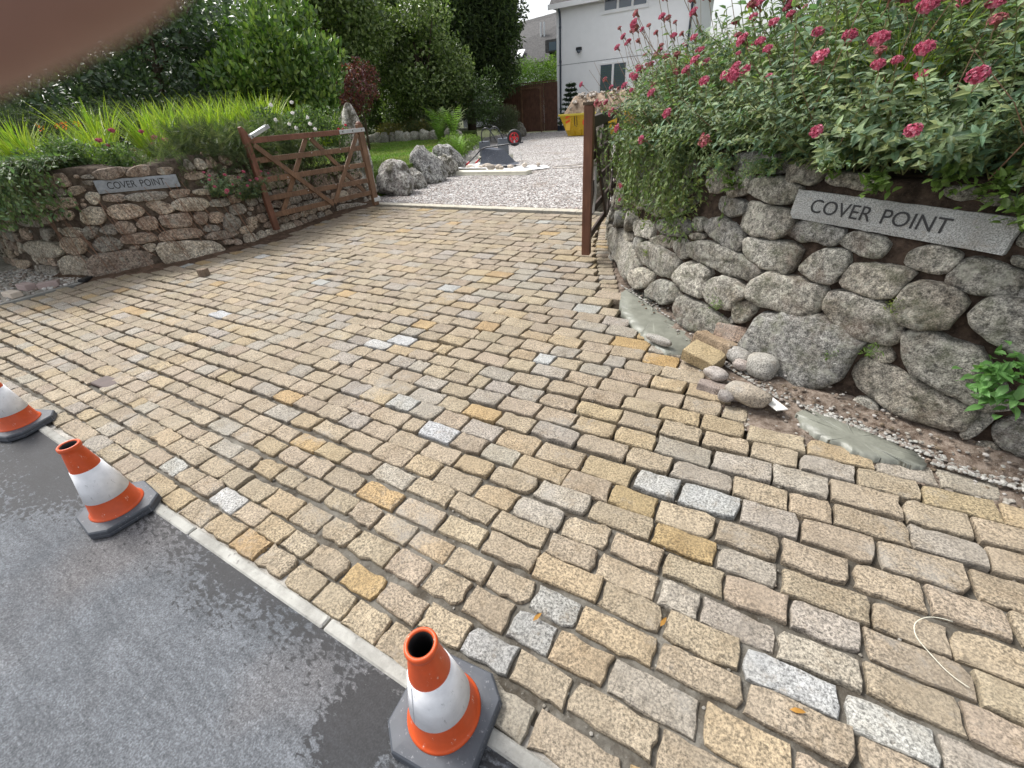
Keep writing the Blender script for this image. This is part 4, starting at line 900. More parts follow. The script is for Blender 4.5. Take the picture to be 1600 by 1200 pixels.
def neighbour():
    root = empty('neighbour_house', (-24, 45, 0), 'grey slate roofed neighbouring house beyond the timber fence', 'house')
    mb = MB(); mb.box((-24, 49.5, 2.6), (16, 8, 5.2)); mb.build('wall', 'render_white', root)
    mb = MB(); V = [(-32, 44.6, 4.9), (-15.5, 44.6, 4.9), (-15.5, 49.5, 9.35), (-32, 49.5, 8.3), (-32, 54.4, 4.9), (-15.5, 54.4, 4.9)]; mb.add(V, [(0, 1, 2, 3), (3, 2, 5, 4), (0, 3, 4), (1, 5, 2)]); rf = mb.build('roof', 'slate', root)
    sl_ = MB()
    r0, r1 = np.array(V[0]), np.array(V[1]); r3, r2 = np.array(V[3]), np.array(V[2])
    for j in range(26):
        for i in range(70):
            u, w = (i + .5 * (j % 2)) / 70, j / 26; u = min(u, .985); p = (1 - w) * ((1 - u) * r0 + u * r1) + w * ((1 - u) * r3 + u * r2)
            k = random.uniform(.6, 1.5); R = Matrix.Rotation(math.atan2(4, 4.9), 3, 'X'); sl_.box(p + np.array([.1, .02, .05 + random.uniform(0, .02)]), (.225, .24, .02), np.array(R), (k, k, k))
    tag(sl_.build('slates', 'slate', rf), kind='stuff')
    mb = MB(); mb.tube([(-22.9, 46.9, 6.6), (-22.9, 46.9, 8.0)], .09, 8); mb.tube([(-22.55, 46.9, 6.9), (-22.55, 46.9, 8.0)], .09, 8); mb.build('flue', 'galv', rf)
    mb = MB(); mb.box((-24.3, 45.2, 5.75), (.7, .9, .1), np.array(Matrix.Rotation(math.atan2(4, 4.9), 3, 'X'))); mb.build('roof_window', 'window_frame', rf)
    mb = MB(); mb.box((-20.6, 44.9, 5.9), (1.3, 1.2, .9)); d = mb.build('dormer', 'slate', rf); mb = MB(); mb.box((-20.5, 44.28, 5.85), (.7, .05, .6)); mb.build('pane', 'glass', d)
neighbour()
def skip():
    root = empty('skip', (-9.3, 24.6, 0), 'yellow metal skip heaped with soil and rubble by the white house', 'skip'); y0, y1 = 24.0, 25.7
    b_, t_ = (-10.35, -7.6), (-10.78, -7.0); z0, z1 = .03, .95
    mb = MB(); V = [(b_[0], y0 + .12, z0), (b_[1], y0 + .12, z0), (b_[1], y1, z0), (b_[0], y1, z0), (t_[0], y0, z1), (t_[1], y0, z1), (t_[1], y1 + .1, z1), (t_[0], y1 + .1, z1)]
    mb.add(V, [(0, 1, 5, 4), (1, 2, 6, 5), (2, 3, 7, 6), (3, 0, 4, 7), (3, 2, 1, 0)])
    for x in (-9.95, -9.6, -8.6, -8.2): mb.bar((x, y0 + .06, .06), (x, y0 - .0, .3), .02, .09, up=(1, 0, 0), bev=.004)
    mb.build('body', 'yellow', root)
    mb = MB(); mb.bar((t_[0] - .05, y0 - .03, z1 + .03), (t_[1] + .05, y0 - .03, z1 + .03), .09, .07, up=(0, 0, 1)); mb.bar((t_[0], y0, z1 + .03), (t_[0], y1 + .1, z1 + .03), .09, .07, up=(0, 0, 1)); mb.bar((t_[0], y1 + .1, z1 + .03), (t_[1], y1 + .1, z1 + .03), .09, .07); mb.bar((t_[1], y0, z1 + .03), (t_[1], y1 + .1, z1 + .03), .09, .07)
    mb.build('rim', 'yellow_rim', root)
    ny = np.array([0, -1, -.13]); 
    mb = MB(); mb.box((-10.30, y0 + .0, .60), (.27, .02, .62), np.array(Matrix.Rotation(-.12, 3, 'X'))); pl = mb.build('hazard_panel', 'hazard_white', root)
    for k in range(3):
        z = .38 + .21 * k; mb = MB(); dy = -.012 - (z - .6) * .0
        yy = lambda z: y0 - .018 - (z - .6) * .125
        mb.add([(-10.42, yy(z), z), (-10.18, yy(z + .10), z + .10), (-10.18, yy(z + .2), z + .2), (-10.42, yy(z + .1), z + .1)], [(0, 1, 2, 3)]); mb.build('stripe', 'hazard_red', pl)
    mb = MB(); mb.bar((-9.95, y0 - .02, .9), (-9.93, y0 - .02, .5), .015, .05, up=(1, 0, 0)); mb.bar((-9.93, y0 - .02, .5), (-9.80, y0 - .02, .45), .015, .05); mb.bar((-9.82, y0 - .03, .9), (-9.80, y0 - .0, .5), .015, .04, up=(1, 0, 0)); mb.build('chain_bracket', 'frame_black', root)
    mb = MB(); mb.lathe([(.16, .0), (.15, .008), (.08, .01), (.075, .004), (.001, .004)], 20, (-9.35, y0 - .022, .62), R=np.array(Matrix.Rotation(math.radians(83), 3, 'X'))); mb.build('round_emblem', 'hazard_red', root)
    # spoil heap
    nx, ny_ = 34, 18; V = []
    for i in range(nx + 1):
        for j in range(ny_ + 1):
            u, w = i / nx, j / ny_; x = t_[0] + .06 + (t_[1] - t_[0] - .12) * u; yv = y0 + .05 + (y1 - y0) * w
            hh = .95 * min(1, 6.5 * u * (1.2 - u) + .1) * (max(0, math.sin(PI * min(1, max(0.0, w)))) ** .55) * (.9 + .1 * u) + .06 * fbm(x * 5, yv * 5); V.append((x, yv, .9 + hh * (1 if 0 < u < 1 else .2)))
    mb = MB(); mb.add(V, [(i * (ny_ + 1) + j, (i + 1) * (ny_ + 1) + j, (i + 1) * (ny_ + 1) + j + 1, i * (ny_ + 1) + j + 1) for i in range(nx) for j in range(ny_)]); mb.build('soil_heap', 'spoil', smooth=True, label='heap of pale brown soil and rubble filling the yellow skip', cat='soil', kind='stuff')
    st = MB()
    for k in range(60):
        u = random.random(); x = t_[0] + .3 + 3.1 * u; yv = y0 + random.uniform(.1, .8); z = .93 + .95 * min(1, 6.5 * u * (1.2 - u) + .1) * math.sin(PI * (yv - y0) / 1.7) ** .55; V, F = rock(k, random.uniform(.03, .1), 1, .7, c=(x, yv, z)); st.add(V, F, (np.array([.5, .45, .4]) * random.uniform(.6, 1.3)))
    st.build('rubble', 'pebble', label='stones lying on the soil heap in the skip', cat='rubble', kind='stuff')
skip()

# ------------------------------------------------------------------ wheelbarrow, upside down
def barrow():
    root = empty('wheelbarrow', (-7.5, 12.1, 0), 'overturned dark wheelbarrow with a red-rimmed wheel in the air', 'wheelbarrow'); O = np.array([-7.45, 12.15, .1]); sc = 1.0
    # X runs from the handles (left) to the wheel (right)
    g = lambda x, y, z: O + np.array([x, y, z])
    mb = MB(); bt = [(-.42, -.34, .08), (.42, -.30, .04), (.42, .30, .04), (-.42, .34, .08)]; tp = [(-.36, -.20, .46), (.10, -.17, .40), (.10, .17, .40), (-.36, .20, .46)]
    tb_ = [(-.46, -.37, .05), (.58, -.33, .0), (.58, .33, .0), (-.46, .37, .05)]
    V = [g(*p) for p in tb_ + bt + tp]; mb.add(V, [(0, 1, 5, 4), (1, 2, 6, 5), (2, 3, 7, 6), (3, 0, 4, 7), (4, 5, 9, 8), (5, 6, 10, 9), (6, 7, 11, 10), (7, 4, 8, 11), (8, 9, 10, 11)]); mb.build('tray', 'tray', root)
    for s_ in (-1, 1):
        mb = MB(); P = [(-1.0, .27 * s_, .02), (-.62, .26 * s_, .26), (-.38, .22 * s_, .48), (.1, .2 * s_, .50), (.62, .05 * s_, .55), (.98, .04 * s_, .56)]; P = chaikin([g(*p) for p in P], 2, False); mb.tube(P, .018, 8); mb.build('frame_tube', 'frame_black', root, smooth=True)
        mb = MB(); P = [(-.34, .22 * s_, .48), (-.36, .24 * s_, .80), (-.28, .24 * s_, .96), (-.12, .24 * s_, .97), (0.0, .23 * s_, .84), (.16, .2 * s_, .54)]; P = chaikin([g(*p) for p in P], 2, False); mb.tube(P, .016, 8); mb.build('leg', 'frame_black', root, smooth=True)
        mb = MB(); mb.tube([g(-.99, .27 * s_, .025), g(-.84, .265 * s_, .125)], .024, 8); mb.build('grip', 'red', root, smooth=True)
    mb = MB(); mb.tube([g(-.12, -.24, .93), g(-.12, .24, .93)], .012, 6); mb.build('crossbar', 'frame_black', root)
    Rw = np.array(Matrix.Rotation(math.radians(90), 3, 'X')); Rw = np.array(Matrix.Rotation(math.radians(14), 3, 'Z')) @ Rw; c = g(.60, .0, .68)
    mb = MB(); mb.lathe([(.135, -.035), (.15, -.05), (.185, -.052), (.205, -.03), (.21, 0), (.205, .03), (.185, .052), (.15, .05), (.135, .035)], 36, c, Rw); wh = mb.build('wheel', 'black', root, smooth=True)
    mb = MB(); mb.lathe([(.138, -.045), (.125, -.048), (.115, -.035), (.115, .035), (.125, .048), (.138, .045)], 30, c, Rw); mb.lathe([(.04, -.05), (.042, 0), (.04, .05), (.001, .05)], 14, c, Rw)
    mb.lathe([(.001, -.05), (.04, -.05)], 14, c, Rw)
    for k in range(5):
        a = 2 * PI * k / 5 + .3; p0 = c + Rw @ np.array([.035 * math.cos(a), .035 * math.sin(a), 0]); p1 = c + Rw @ np.array([.122 * math.cos(a), .122 * math.sin(a), 0]); mb.bar(p0, p1, .035, .03, up=Rw @ np.array([0, 0, 1.]))
    mb.build('rim', 'red', wh)
    mb = MB(); mb.tube([g(.62, .05, .56), c], .014, 6); mb.tube([g(.62, -.05, .56), c], .014, 6); mb.tube([g(.66, .1, .55), g(.70, .18, .1)], .006, 6); mb.build('fork', 'galv', root)
barrow()
mb = MB(); mb.box((-7.22, 10.95, .055), (2.82, .34, .095), np.array(Matrix.Rotation(.02, 3, 'Z')), bev=.012); mb.box((-7.22, 10.95, .02), (2.86, .37, .025), np.array(Matrix.Rotation(.02, 3, 'Z')), bev=.004); mb.build('plank', 'cream_plank', label='long pale cream plank lying on the gravel in front of the wheelbarrow', cat='plank')
# plastic sheet with broken stones
nx, ny_ = 60, 24; V = []
for i in range(nx + 1):
    for j in range(ny_ + 1):
        u, w = i / nx * 2 - 1, j / ny_ * 2 - 1; r = math.hypot(u, w); k = (1 / max(r, 1e-6)) * max(abs(u), abs(w)) if r > 0 else 1; x, yv = u * k * 1.5 * (1 + .08 * fbm(u, w, 4)), w * k * .62 * (1 + .15 * fbm(u * 2, w, 7)); V.append((-7.25 + x, 11.85 + yv + x * .12, .03 + .05 * abs(fbm(x * 4, yv * 5, 2)) * (1 if max(abs(u), abs(w)) < .98 else 0.1) + (.10 if max(abs(u), abs(w)) > .86 and u < 0 else 0)))
mb = MB(); mb.add(V, [(i * (ny_ + 1) + j, (i + 1) * (ny_ + 1) + j, (i + 1) * (ny_ + 1) + j + 1, i * (ny_ + 1) + j + 1) for i in range(nx) for j in range(ny_)]); mb.build('plastic_sheet', 'sheet_white', smooth=True, label='crumpled white plastic sheet under the wheelbarrow strewn with broken setts', cat='sheet')
for k, (x, yv, r, lb) in enumerate([(-7.9, 11.45, .10, 0), (-7.6, 11.40, .13, 0), (-7.3, 11.45, .15, 0), (-7.05, 11.5, .14, 0), (-7.5, 11.6, .16, 0), (-6.75, 11.65, .10, 0), (-6.45, 11.95, .11, 0), (-8.15, 11.65, .12, 0), (-6.1, 12.1, .09, 0), (-6.9, 11.4, .1, 0)]):
    V, F = rock(k + 30, (r, r * .65, r * .5), 2, c=(x, yv, .08 + r * .3), rz=random.uniform(0, 3), amp=.2); MB().add(V, F, np.array([.50, .44, .38]) * random.uniform(.7, 1.2)).build('broken_stone', 'sett', label='pale broken stone lying on the white plastic sheet by the wheelbarrow', cat='stone', group='broken stones on the plastic sheet')
for k, (x, yv, s_, t) in enumerate([(-8.55, 13.2, (.30, .24, .42), 'upright grey concrete block behind the wheelbarrow, left one'), (-8.1, 13.6, (.34, .24, .46), 'upright grey concrete block behind the wheelbarrow, right one and taller')]):
    mb = MB(); mb.box((x, yv, s_[2] / 2 + .3 * 0 + .24), s_, np.array(Matrix.Rotation(.2 + k * .3, 3, 'Z')), bev=.012); mb.build('concrete_block', 'brick_grey', label=t, cat='block')
mb = MB(); mb.box((-8.3, 13.4, .12), (1.0, .6, .24), bev=.02); mb.build('block_stack', 'cream_plank', label='low pale pallet of slabs carrying the two grey blocks', cat='slab')
mb = MB(); t = np.linspace(0, 1, 60)
P = chaikin([(-2.4, 14.9, .03), (-3.6, 13.9, .03), (-4.4, 13.1, .03), (-5.2, 12.5, .03), (-5.7, 12.2, .03), (-5.55, 11.95, .03), (-5.0, 11.9, .03), (-4.7, 12.05, .035), (-4.9, 12.3, .035), (-5.4, 12.3, .05), (-5.1, 12.75, .03), (-4.3, 13.4, .03), (-3.4, 14.2, .03), (-2.2, 15.3, .03)], 3, False)
mb.tube(P, .014, 6); mb.build('hose', 'hose', smooth=True, label='pale looped hose lying on the gravel behind the right gate', cat='hose')

# ------------------------------------------------------------------ loose stones and bricks
for (x, yv, z, s_, rz, mt_, lb) in [(-7.98, 1.46, .04, (.22, .11, .075), .15, 'pink_brick', 'pinkish paving brick lying farthest left on the rubble verge'), (-7.78, 1.62, .035, (.2, .11, .07), 1.1, 'pink_brick', 'pinkish grey brick turned askew beside the driveway edging strip'), (-7.78, 1.27, .035, (.24, .11, .065), .1, 'cream_brick', 'cream coloured brick nearest the setts on the rubble verge')]:
    mb = MB(); mb.box((x, yv, z), s_, np.array(Matrix.Rotation(rz, 3, 'Z')), bev=.006); mb.build('brick', mt_, label=lb, cat='brick', group='loose bricks on the left verge')
def block_stone(name, c, s_, R, tint, label, mat='sett', seed=1, group=None):
    mb = MB(); V, F = sett_geo(0, 0, s_[0], s_[1], 0, 0, .008, (0, 0)); V = V.copy(); V[:, 2] = np.where(V[:, 2] < -.03, -s_[2], V[:, 2]); n16 = 16
    F = F + [tuple(range(15, -1, -1))]; V[:, 2] += s_[2] / 2; V = V @ np.array(R).T + np.array(c); mb.add(V, F, tint); return mb.build(name, mat, label=label, cat='stone', group=group)
E3 = lambda a, b_, c_: (Matrix.Rotation(c_, 3, 'Z') @ Matrix.Rotation(b_, 3, 'Y') @ Matrix.Rotation(a, 3, 'X'))
gl = 'loose stones at the right wall foot'
block_stone('loose_sett', (-.20, 2.66, .07), (.23, .14, .085), E3(.22, .14, -.42), (.31, .245, .145), 'buff loose sett tilted on top of the stone pile by the right wall', group=gl)
block_stone('loose_sett', (-.16, 2.83, .085), (.26, .12, .09), E3(-.25, .1, -.35), (.28, .21, .14), 'brownish loose sett lying against the wall side of the buff one', group=gl)
block_stone('loose_sett', (-.02, 2.93, .13), (.30, .11, .10), E3(-.5, .0, -.12), (.27, .20, .155), 'long reddish loose sett leaning on the foot of the boulder wall', group=gl)
block_stone('loose_sett', (-.05, 2.40, .0), (.26, .10, .07), E3(-.2, .0, -.10), (.24, .20, .18), 'dark flat loose sett at the front of the rubble below the pile', group=gl)
for k, (x, yv, r, t, lb) in enumerate([(.13, 2.64, (.095, .075, .07), (.30, .29, .265), 'rounded pale cobble standing alone right of the stone pile'), (-.0, 2.74, (.085, .06, .05), (.27, .26, .245), 'grey angular stone beside the long reddish sett'), (.02, 2.66, (.05, .04, .035), (.33, .29, .27), 'small pinkish pebble between the pile and the cobble'),
                                       (.08, 2.32, (.12, .07, .05), (.28, .245, .20), 'flat tan stone at the edge of the setts below the cobble'), (-.10, 2.5, (.07, .05, .035), (.33, .3, .28), 'small brown stone in front of the tilted sett'), (-.02, 2.28, (.045, .04, .03), (.2, .18, .17), 'dark little stone wedged beside the flat tan stone'), (-.52, 2.82, (.10, .03, .03), (.28, .27, .25), 'thin grey stone sliver standing in the wet cement')]):
    V, F = rock(k + 60, r, 3, c=(x, yv, r[2] * .8 + .03), rz=-.4, amp=.25); MB().add(V, F, t).build('loose_stone', 'sett', smooth=True, label=lb, cat='stone', group=gl)
mb = MB(); V = np.array([(.155, 2.335, .052), (.235, 2.25, .05), (.285, 2.285, .05), (.20, 2.37, .056)]); mb.add(np.vstack([V, V - np.array([0, 0, .006])]), [(0, 1, 2, 3), (0, 4, 5, 1), (1, 5, 6, 2), (2, 6, 7, 3), (3, 7, 4, 0), (7, 6, 5, 4)]); mb.build('paper_scrap', 'paper', label='white scrap lying on the rubble between the two cement patches', cat='scrap')
block_stone('stone_block', (-6.04, 2.62, .045), (.10, .08, .085), E3(0, 0, .4), (.20, .15, .11), 'small dark stone block standing alone on the setts near the left wall', 'sett')
mb = MB(); mb.box((-4.05, .80, -.012), (.235, .115, .03), np.array(Matrix.Rotation(.05, 3, 'Z')), bev=.006); mb.build('brown_block', 'brown_block', label='flat dark brown block filling the gap in the setts near the left cone', cat='block')
mb = MB(); mb.box((-7.62, 2.0, .02), (.10, .30, .04), np.array(Matrix.Rotation(.5, 3, 'Z')), bev=.008); mb.build('slate_piece', 'black', label='black flat scrap lying at the left wall foot beside the edging', cat='scrap')
up_stone(1.30, 2.12, .22, .14, .13, 77, (.08, .075, .07), 'dark stone at the right picture edge between setts and wall', z0=-.01, name='loose_stone')

# scattered grit
def scatter(name, n, posf, r, tints, label, mat='pebble', sub=0, flat=.6):
    T = [rock(k, 1., sub if sub else 1, flat, amp=.3) for k in range(6)]; mb = MB()
    for k in range(n):
        p = posf(); V, F = T[k % 6]; s_ = random.uniform(*r); a = random.uniform(0, 2 * PI); ca, sa = math.cos(a), math.sin(a); mb.add((V * s_) @ np.array([[ca, sa, 0], [-sa, ca, 0], [0, 0, 1]]) + np.array(p), F, np.array(random.choice(tints)) * random.uniform(.7, 1.2))
    return mb.build(name, mat, label=label, cat='gravel', kind='stuff')
def pos_bank():
    f = random.choice([random.uniform(.42, .9), random.uniform(.5, .78)]); a = poly_at(edge_pts, f); b_ = poly_at(foot, f); g = random.random() ** 1.4 * .8; p = a + (b_ - a) * g; return (p[0], p[1], -.015 + .12 * g ** 1.5)
scatter('grit', 900, pos_bank, (.003, .012), [(.26, .24, .21), (.17, .13, .10), (.22, .19, .16), (.34, .32, .30), (.12, .09, .06)], 'loose grit and crumbs of mortar at the foot of the right wall')
scatter('rubble_grit', 1500, lambda: (random.uniform(-9.6, -7.63), random.choice([random.uniform(.4, 1.95), random.uniform(1.5, 1.95)]), .01), (.006, .024), [(.5, .48, .45), (.4, .37, .33), (.6, .57, .54), (.32, .26, .22)], 'pale rubble chips on the verge left of the driveway')
scatter('gravel_chips', 5000, lambda: (lambda y: (random.uniform(-7.9 - max(0, y - 9) * .35, -1.9), y, .012))(7.1 + 5.5 * random.random() ** 1.6), (.008, .019), [(.62, .58, .56), (.5, .46, .44), (.72, .7, .68), (.34, .3, .28), (.46, .36, .32)], 'pale pinkish gravel chips covering the yard beyond the setts')
scatter('joint_grit', 900, lambda: (random.uniform(-4.5, 2.2), random.uniform(.4, 2.1), -.012), (.003, .006), [(.25, .235, .21), (.17, .155, .13), (.12, .10, .08)], 'grit in the joints of the setts')
def leaf_bit(x, y, rz, lb):
    mb = MB(); L, w = .021, .007; V = np.array([(-L, 0, 0), (-.3 * L, w, .003), (.5 * L, .7 * w, .004), (L, 0, .001), (.5 * L, -.7 * w, .002), (-.3 * L, -w, .002)]); ca, sa = math.cos(rz), math.sin(rz)
    V = V @ np.array([[ca, sa, 0], [-sa, ca, 0], [0, 0, 1]]) + np.array([x, y, .010]); mb.add(V, [(0, 1, 2, 3, 4, 5)], (.42, .22, .05)); mb.build('fallen_leaf', 'petal', label=lb, cat='leaf', group='fallen leaves on the setts')
leaf_bit(-.415, .70, 1.2, 'curled orange brown leaf lying in the joint between two pale grey setts'); leaf_bit(-.03, .88, 1.3, 'orange brown leaf in the joint beside a yellow sett'); leaf_bit(.36, .80, .3, 'small yellow leaf below the big white sett')

def pos_cement():
    c = random.choice([((-1.08, 3.82), (-.24, 2.98)), ((-.30, 2.88), (.3, 2.36)), ((.34, 2.38), (.9, 2.16)), ((.86, 2.12), (1.5, 2.02))]); t = random.random(); w = random.gauss(0, .035)
    return (c[0][0] + (c[1][0] - c[0][0]) * t + w, c[0][1] + (c[1][1] - c[0][1]) * t + abs(w) * .9 + .01, .02)
scatter('cement_crumbs', 1500, pos_cement, (.003, .011), [(.30, .295, .27), (.36, .35, .33), (.24, .23, .21), (.18, .15, .13)], 'grey crumbs of mortar along the cement at the wall foot')

P = chaikin([(.82, 1.30, .012), (.73, 1.295, .014), (.675, 1.245, .013), (.67, 1.19, .013), (.70, 1.15, .012), (.74, 1.10, .012), (.81, 1.075, .010)], 3, False)
mb = MB(); mb.tube(P, .0014, 5); mb.build('string', 'cream_plank', smooth=True, label='thin pale curl of string lying on the setts at the right', cat='string')

# ------------------------------------------------------------------ plants
def leaf_t(L, w, droop=.15, fold=.25, seg=2):
    """a pointed leaf along +Y, folded on its midrib"""
    V = [(0, 0, 0)]; ts = [i / (seg + 1) for i in range(1, seg + 1)]; F = []
    for t in ts:
        hw = w * math.sin(PI * t ** .8); z = -droop * L * t * t
        V += [(-hw, t * L, z + fold * hw), (0, t * L, z), (hw, t * L, z + fold * hw)]
    V.append((0, L, -droop * L)); n = len(V)
    F += [(0, 2, 1), (0, 3, 2)]
    for i in range(seg - 1):
        a = 1 + 3 * i; F += [(a, a + 1, a + 4), (a, a + 4, a + 3), (a + 1, a + 2, a + 5), (a + 1, a + 5, a + 4)]
    a = 1 + 3 * (seg - 1); F += [(a, a + 1, n - 1), (a + 1, a + 2, n - 1)]
    return np.array(V, float), np.array(F)
def diamond(L, w, fold=.3, droop=.1):
    return np.array([(0, 0, 0), (-w, L * .45, fold * w), (0, L, -droop * L), (w, L * .45, fold * w)], float), np.array([(0, 2, 1), (0, 3, 2)])
def frames(Y, Z):
    Y = Y / (np.linalg.norm(Y, axis=1, keepdims=True) + 1e-9); X = np.cross(Y, Z); X /= (np.linalg.norm(X, axis=1, keepdims=True) + 1e-9); Z = np.cross(X, Y)
    return np.stack([X, Y, Z], 2)
def inst(mb, T, pos, R, sc, tint, mi=0):
    V, F = T; n = len(pos)
    W_ = np.einsum('nij,kj->nki', R, V) * np.asarray(sc).reshape(-1, 1, 1) + pos[:, None, :]
    FF = (F[None] + (np.arange(n) * len(V))[:, None, None]).reshape(-1, F.shape[1]); mb.add(W_.reshape(-1, 3), [FF], np.repeat(tint, len(V), 0), mi)
def unit(n): v = rng.normal(size=(n, 3)); return v / np.linalg.norm(v, axis=1, keepdims=True)
def pick(cols, n, lo=.75, hi=1.25):
    cols = np.array(cols); c = cols[rng.integers(0, len(cols), n)]; return c * rng.uniform(lo, hi, (n, 1))
def puff_leaves(mb, puffs, dens, T, cols, size=(.8, 1.2), up=.25, zmin=None, shell=.55):
    for (c, r) in puffs:
        r = np.array(r, float) if np.ndim(r) else np.array([r, r, r * .85]); A = 4 * PI * (np.prod(r) ** (2 / 3)); n = max(6, int(A * dens)); o = unit(n); k = 1 - shell * rng.random(n) ** 2.2 + rng.normal(0, .05, n)
        P = np.array(c) + o * r * k[:, None]
        if zmin is not None: m_ = P[:, 2] > zmin; P, o = P[m_], o[m_]; n = len(P)
        Y = o * .7 + rng.normal(0, .6, (n, 3)) + np.array([0, 0, up]); Zn = o + rng.normal(0, .5, (n, 3)) + np.array([0, 0, .3])
        pt = rng.uniform(.82, 1.18)
        inst(mb, T, P, frames(Y, Zn), rng.uniform(*size, n), pick(cols, n) * pt)
def random_puffs(c, R, n, r, zflat=1.0, seed=0, bottom=-.9):
    rs = np.random.default_rng(seed); out = []
    while len(out) < n:
        v = rs.normal(size=3); v /= np.linalg.norm(v); k = rs.uniform(.35, 1.0) ** .5
        if v[2] < bottom: continue
        out.append((np.array(c) + v * np.array(R) * k, rs.uniform(*r)))
    return out
def tree(name, c, R, n, r, dens, T, cols, label, cat, trunk=None, seed=0, mat='leaf', size=(.8, 1.25), up=.25, zmin=None, core=True, **kw):
    root = empty(name, (c[0], c[1], trunk[2] if trunk else 0.), label, cat, kw.get('group')); pf = random_puffs(c, R, n, r, seed=seed, bottom=kw.get('bottom', -.9))
    mb = MB(); puff_leaves(mb, pf, dens, T, cols, size, up, zmin)
    if core:   # inner leaves, so that one does not look straight through
        puff_leaves(mb, [(c, np.array(R) * .72)], dens * .5, T, cols, (size[0] * 1.5, size[1] * 1.6), up, zmin)
    f = mb.build('crown', mat, root); tag(f, kind='stuff')
    if trunk:
        tb = MB(); x, y, z = trunk[:3]; rt = trunk[3]; top = np.array([c[0], c[1], c[2] + R[2] * .4]); b0 = np.array([x, y, z - .1]); P = [b0, b0 * .6 + top * .4 + np.array([.1 * rt, .1, 0]), top]; tb.tube(P, [rt, rt * .7, rt * .25], 8)
        for k in range(7):
            f_ = random.uniform(.25, .8); s_ = b0 * (1 - f_) + top * f_; q = pf[k % len(pf)][0]; tb.tube([s_, (s_ + q) / 2 + np.array([0, 0, -.1]), q], [rt * .45 * (1 - f_ * .5), rt * .25, rt * .08], 6)
        tb.build('trunk', 'bark', root, smooth=True)
    return root

# --- red valerian: shoots with paired leaves, pink heads on top
LV = leaf_t(.060, .0125, .35, .35, 2)
def shoot_mesh(seed, nodes=14, H=.60, bend=.25, L=1.0, cols=((.135, .19, .085), (.17, .235, .115), (.11, .16, .075), (.21, .25, .10), (.10, .17, .10))):
    rs = np.random.default_rng(seed); mb = MB(); path = []
    for i in range(nodes + 1):
        t = i / nodes; path.append((bend * H * t * t, .02 * math.sin(3 * t + seed), H * t * (1 - .25 * bend * t)))
    path = np.array(path); mb.tube(path, np.linspace(.0035, .0018, len(path)), 4, (.20, .22, .10), 0, False)
    pos, Y, Z, sc, tn = [], [], [], [], []
    for i in range(1, nodes + 1):
        for k in (0, 1):
            a = PI * k + (PI / 2) * (i % 2) + rs.normal(0, .3) + seed; d = np.array([math.cos(a), math.sin(a), rs.uniform(.15, .75)]); pos.append(path[i]); Y.append(d); Z.append(np.array([0, 0, 1]) + rs.normal(0, .25, 3)); sc.append(L * rs.uniform(.65, 1.2) * (1.1 - .45 * i / nodes)); tn.append(np.array(cols[rs.integers(len(cols))]) * rs.uniform(.8, 1.25))
        if rs.random() < .5:
            for q in range(2): pos.append(path[i]); Y.append(rs.normal(0, 1, 3) + np.array([0, 0, .5])); Z.append(np.array([0, 0, 1]) + rs.normal(0, .3, 3)); sc.append(L * rs.uniform(.35, .6)); tn.append(np.array(cols[rs.integers(len(cols))]))
    inst(mb, LV, np.array(pos), frames(np.array(Y), np.array(Z)), np.array(sc), np.array(tn))
    return np.concatenate(mb.V), [f for f in mb.F], np.concatenate(mb.T), path[-1], (path[-1] - path[-2])
SHOOTS = [shoot_mesh(k, nodes=13 + k % 3, bend=.12 + .12 * (k % 4), L=1.0 + .15 * (k % 3)) for k in range(8)]
def frame_z(d, rz):
    d = d / np.linalg.norm(d); x = np.array([math.cos(rz), math.sin(rz), 0]); x = x - (x @ d) * d; x /= np.linalg.norm(x); y = np.cross(d, x); return np.array([x, y, d]).T
def head_mesh(seed, r=.030, sparse=False):
    rs = np.random.default_rng(seed); mb = MB(); n = 110 if not sparse else 34; ib = rock(seed, r * .72, 1, .62, amp=.1); mb.add(ib[0], ib[1], (.42, .05, .10) if not sparse else (.25, .09, .08)); o = rs.normal(size=(n, 3)); o[:, 2] = np.abs(o[:, 2]) * .9 - .15; o /= np.linalg.norm(o, axis=1, keepdims=True); P = o * np.array([1.05, .9, .62]) * r * rs.uniform(.75, 1.08, (n, 1))
    a = np.arange(5) * 2 * PI / 5; fl = np.vstack([[0, 0, 0.0]] + [[.0058 * math.cos(t), .0058 * math.sin(t), .0016] for t in a]); T = (fl, np.array([(0, i + 1, (i + 1) % 5 + 1) for i in range(5)]))
    cols = [(.50, .11, .18), (.58, .17, .25), (.42, .075, .13), (.62, .26, .33)] if not sparse else [(.42, .12, .15), (.34, .16, .13), (.45, .2, .2)]
    Yr = rs.normal(size=(n, 3)); inst(mb, T, P, frames(Yr, o + rs.normal(0, .25, (n, 3))), rs.uniform(.8, 1.25, n), np.array(cols)[rs.integers(0, len(cols), n)])
    for k in range(7): d = o[k]; mb.tube([(0, 0, -.035), (d[0] * r * .4, d[1] * r * .4, -.01), tuple(P[k] * .9)], .0016, 3, (.30, .14, .10), 0, False)
    return mb
HEADS = [head_mesh(k, random.uniform(.020, .030)) for k in range(4)] + [head_mesh(9, .022, True), head_mesh(10, .026, True)]
HEAD_ME = []
for hmb in HEADS:
    o = hmb.build('flower_head', 'petal'); HEAD_ME.append(o.data); bpy.data.objects.remove(o)
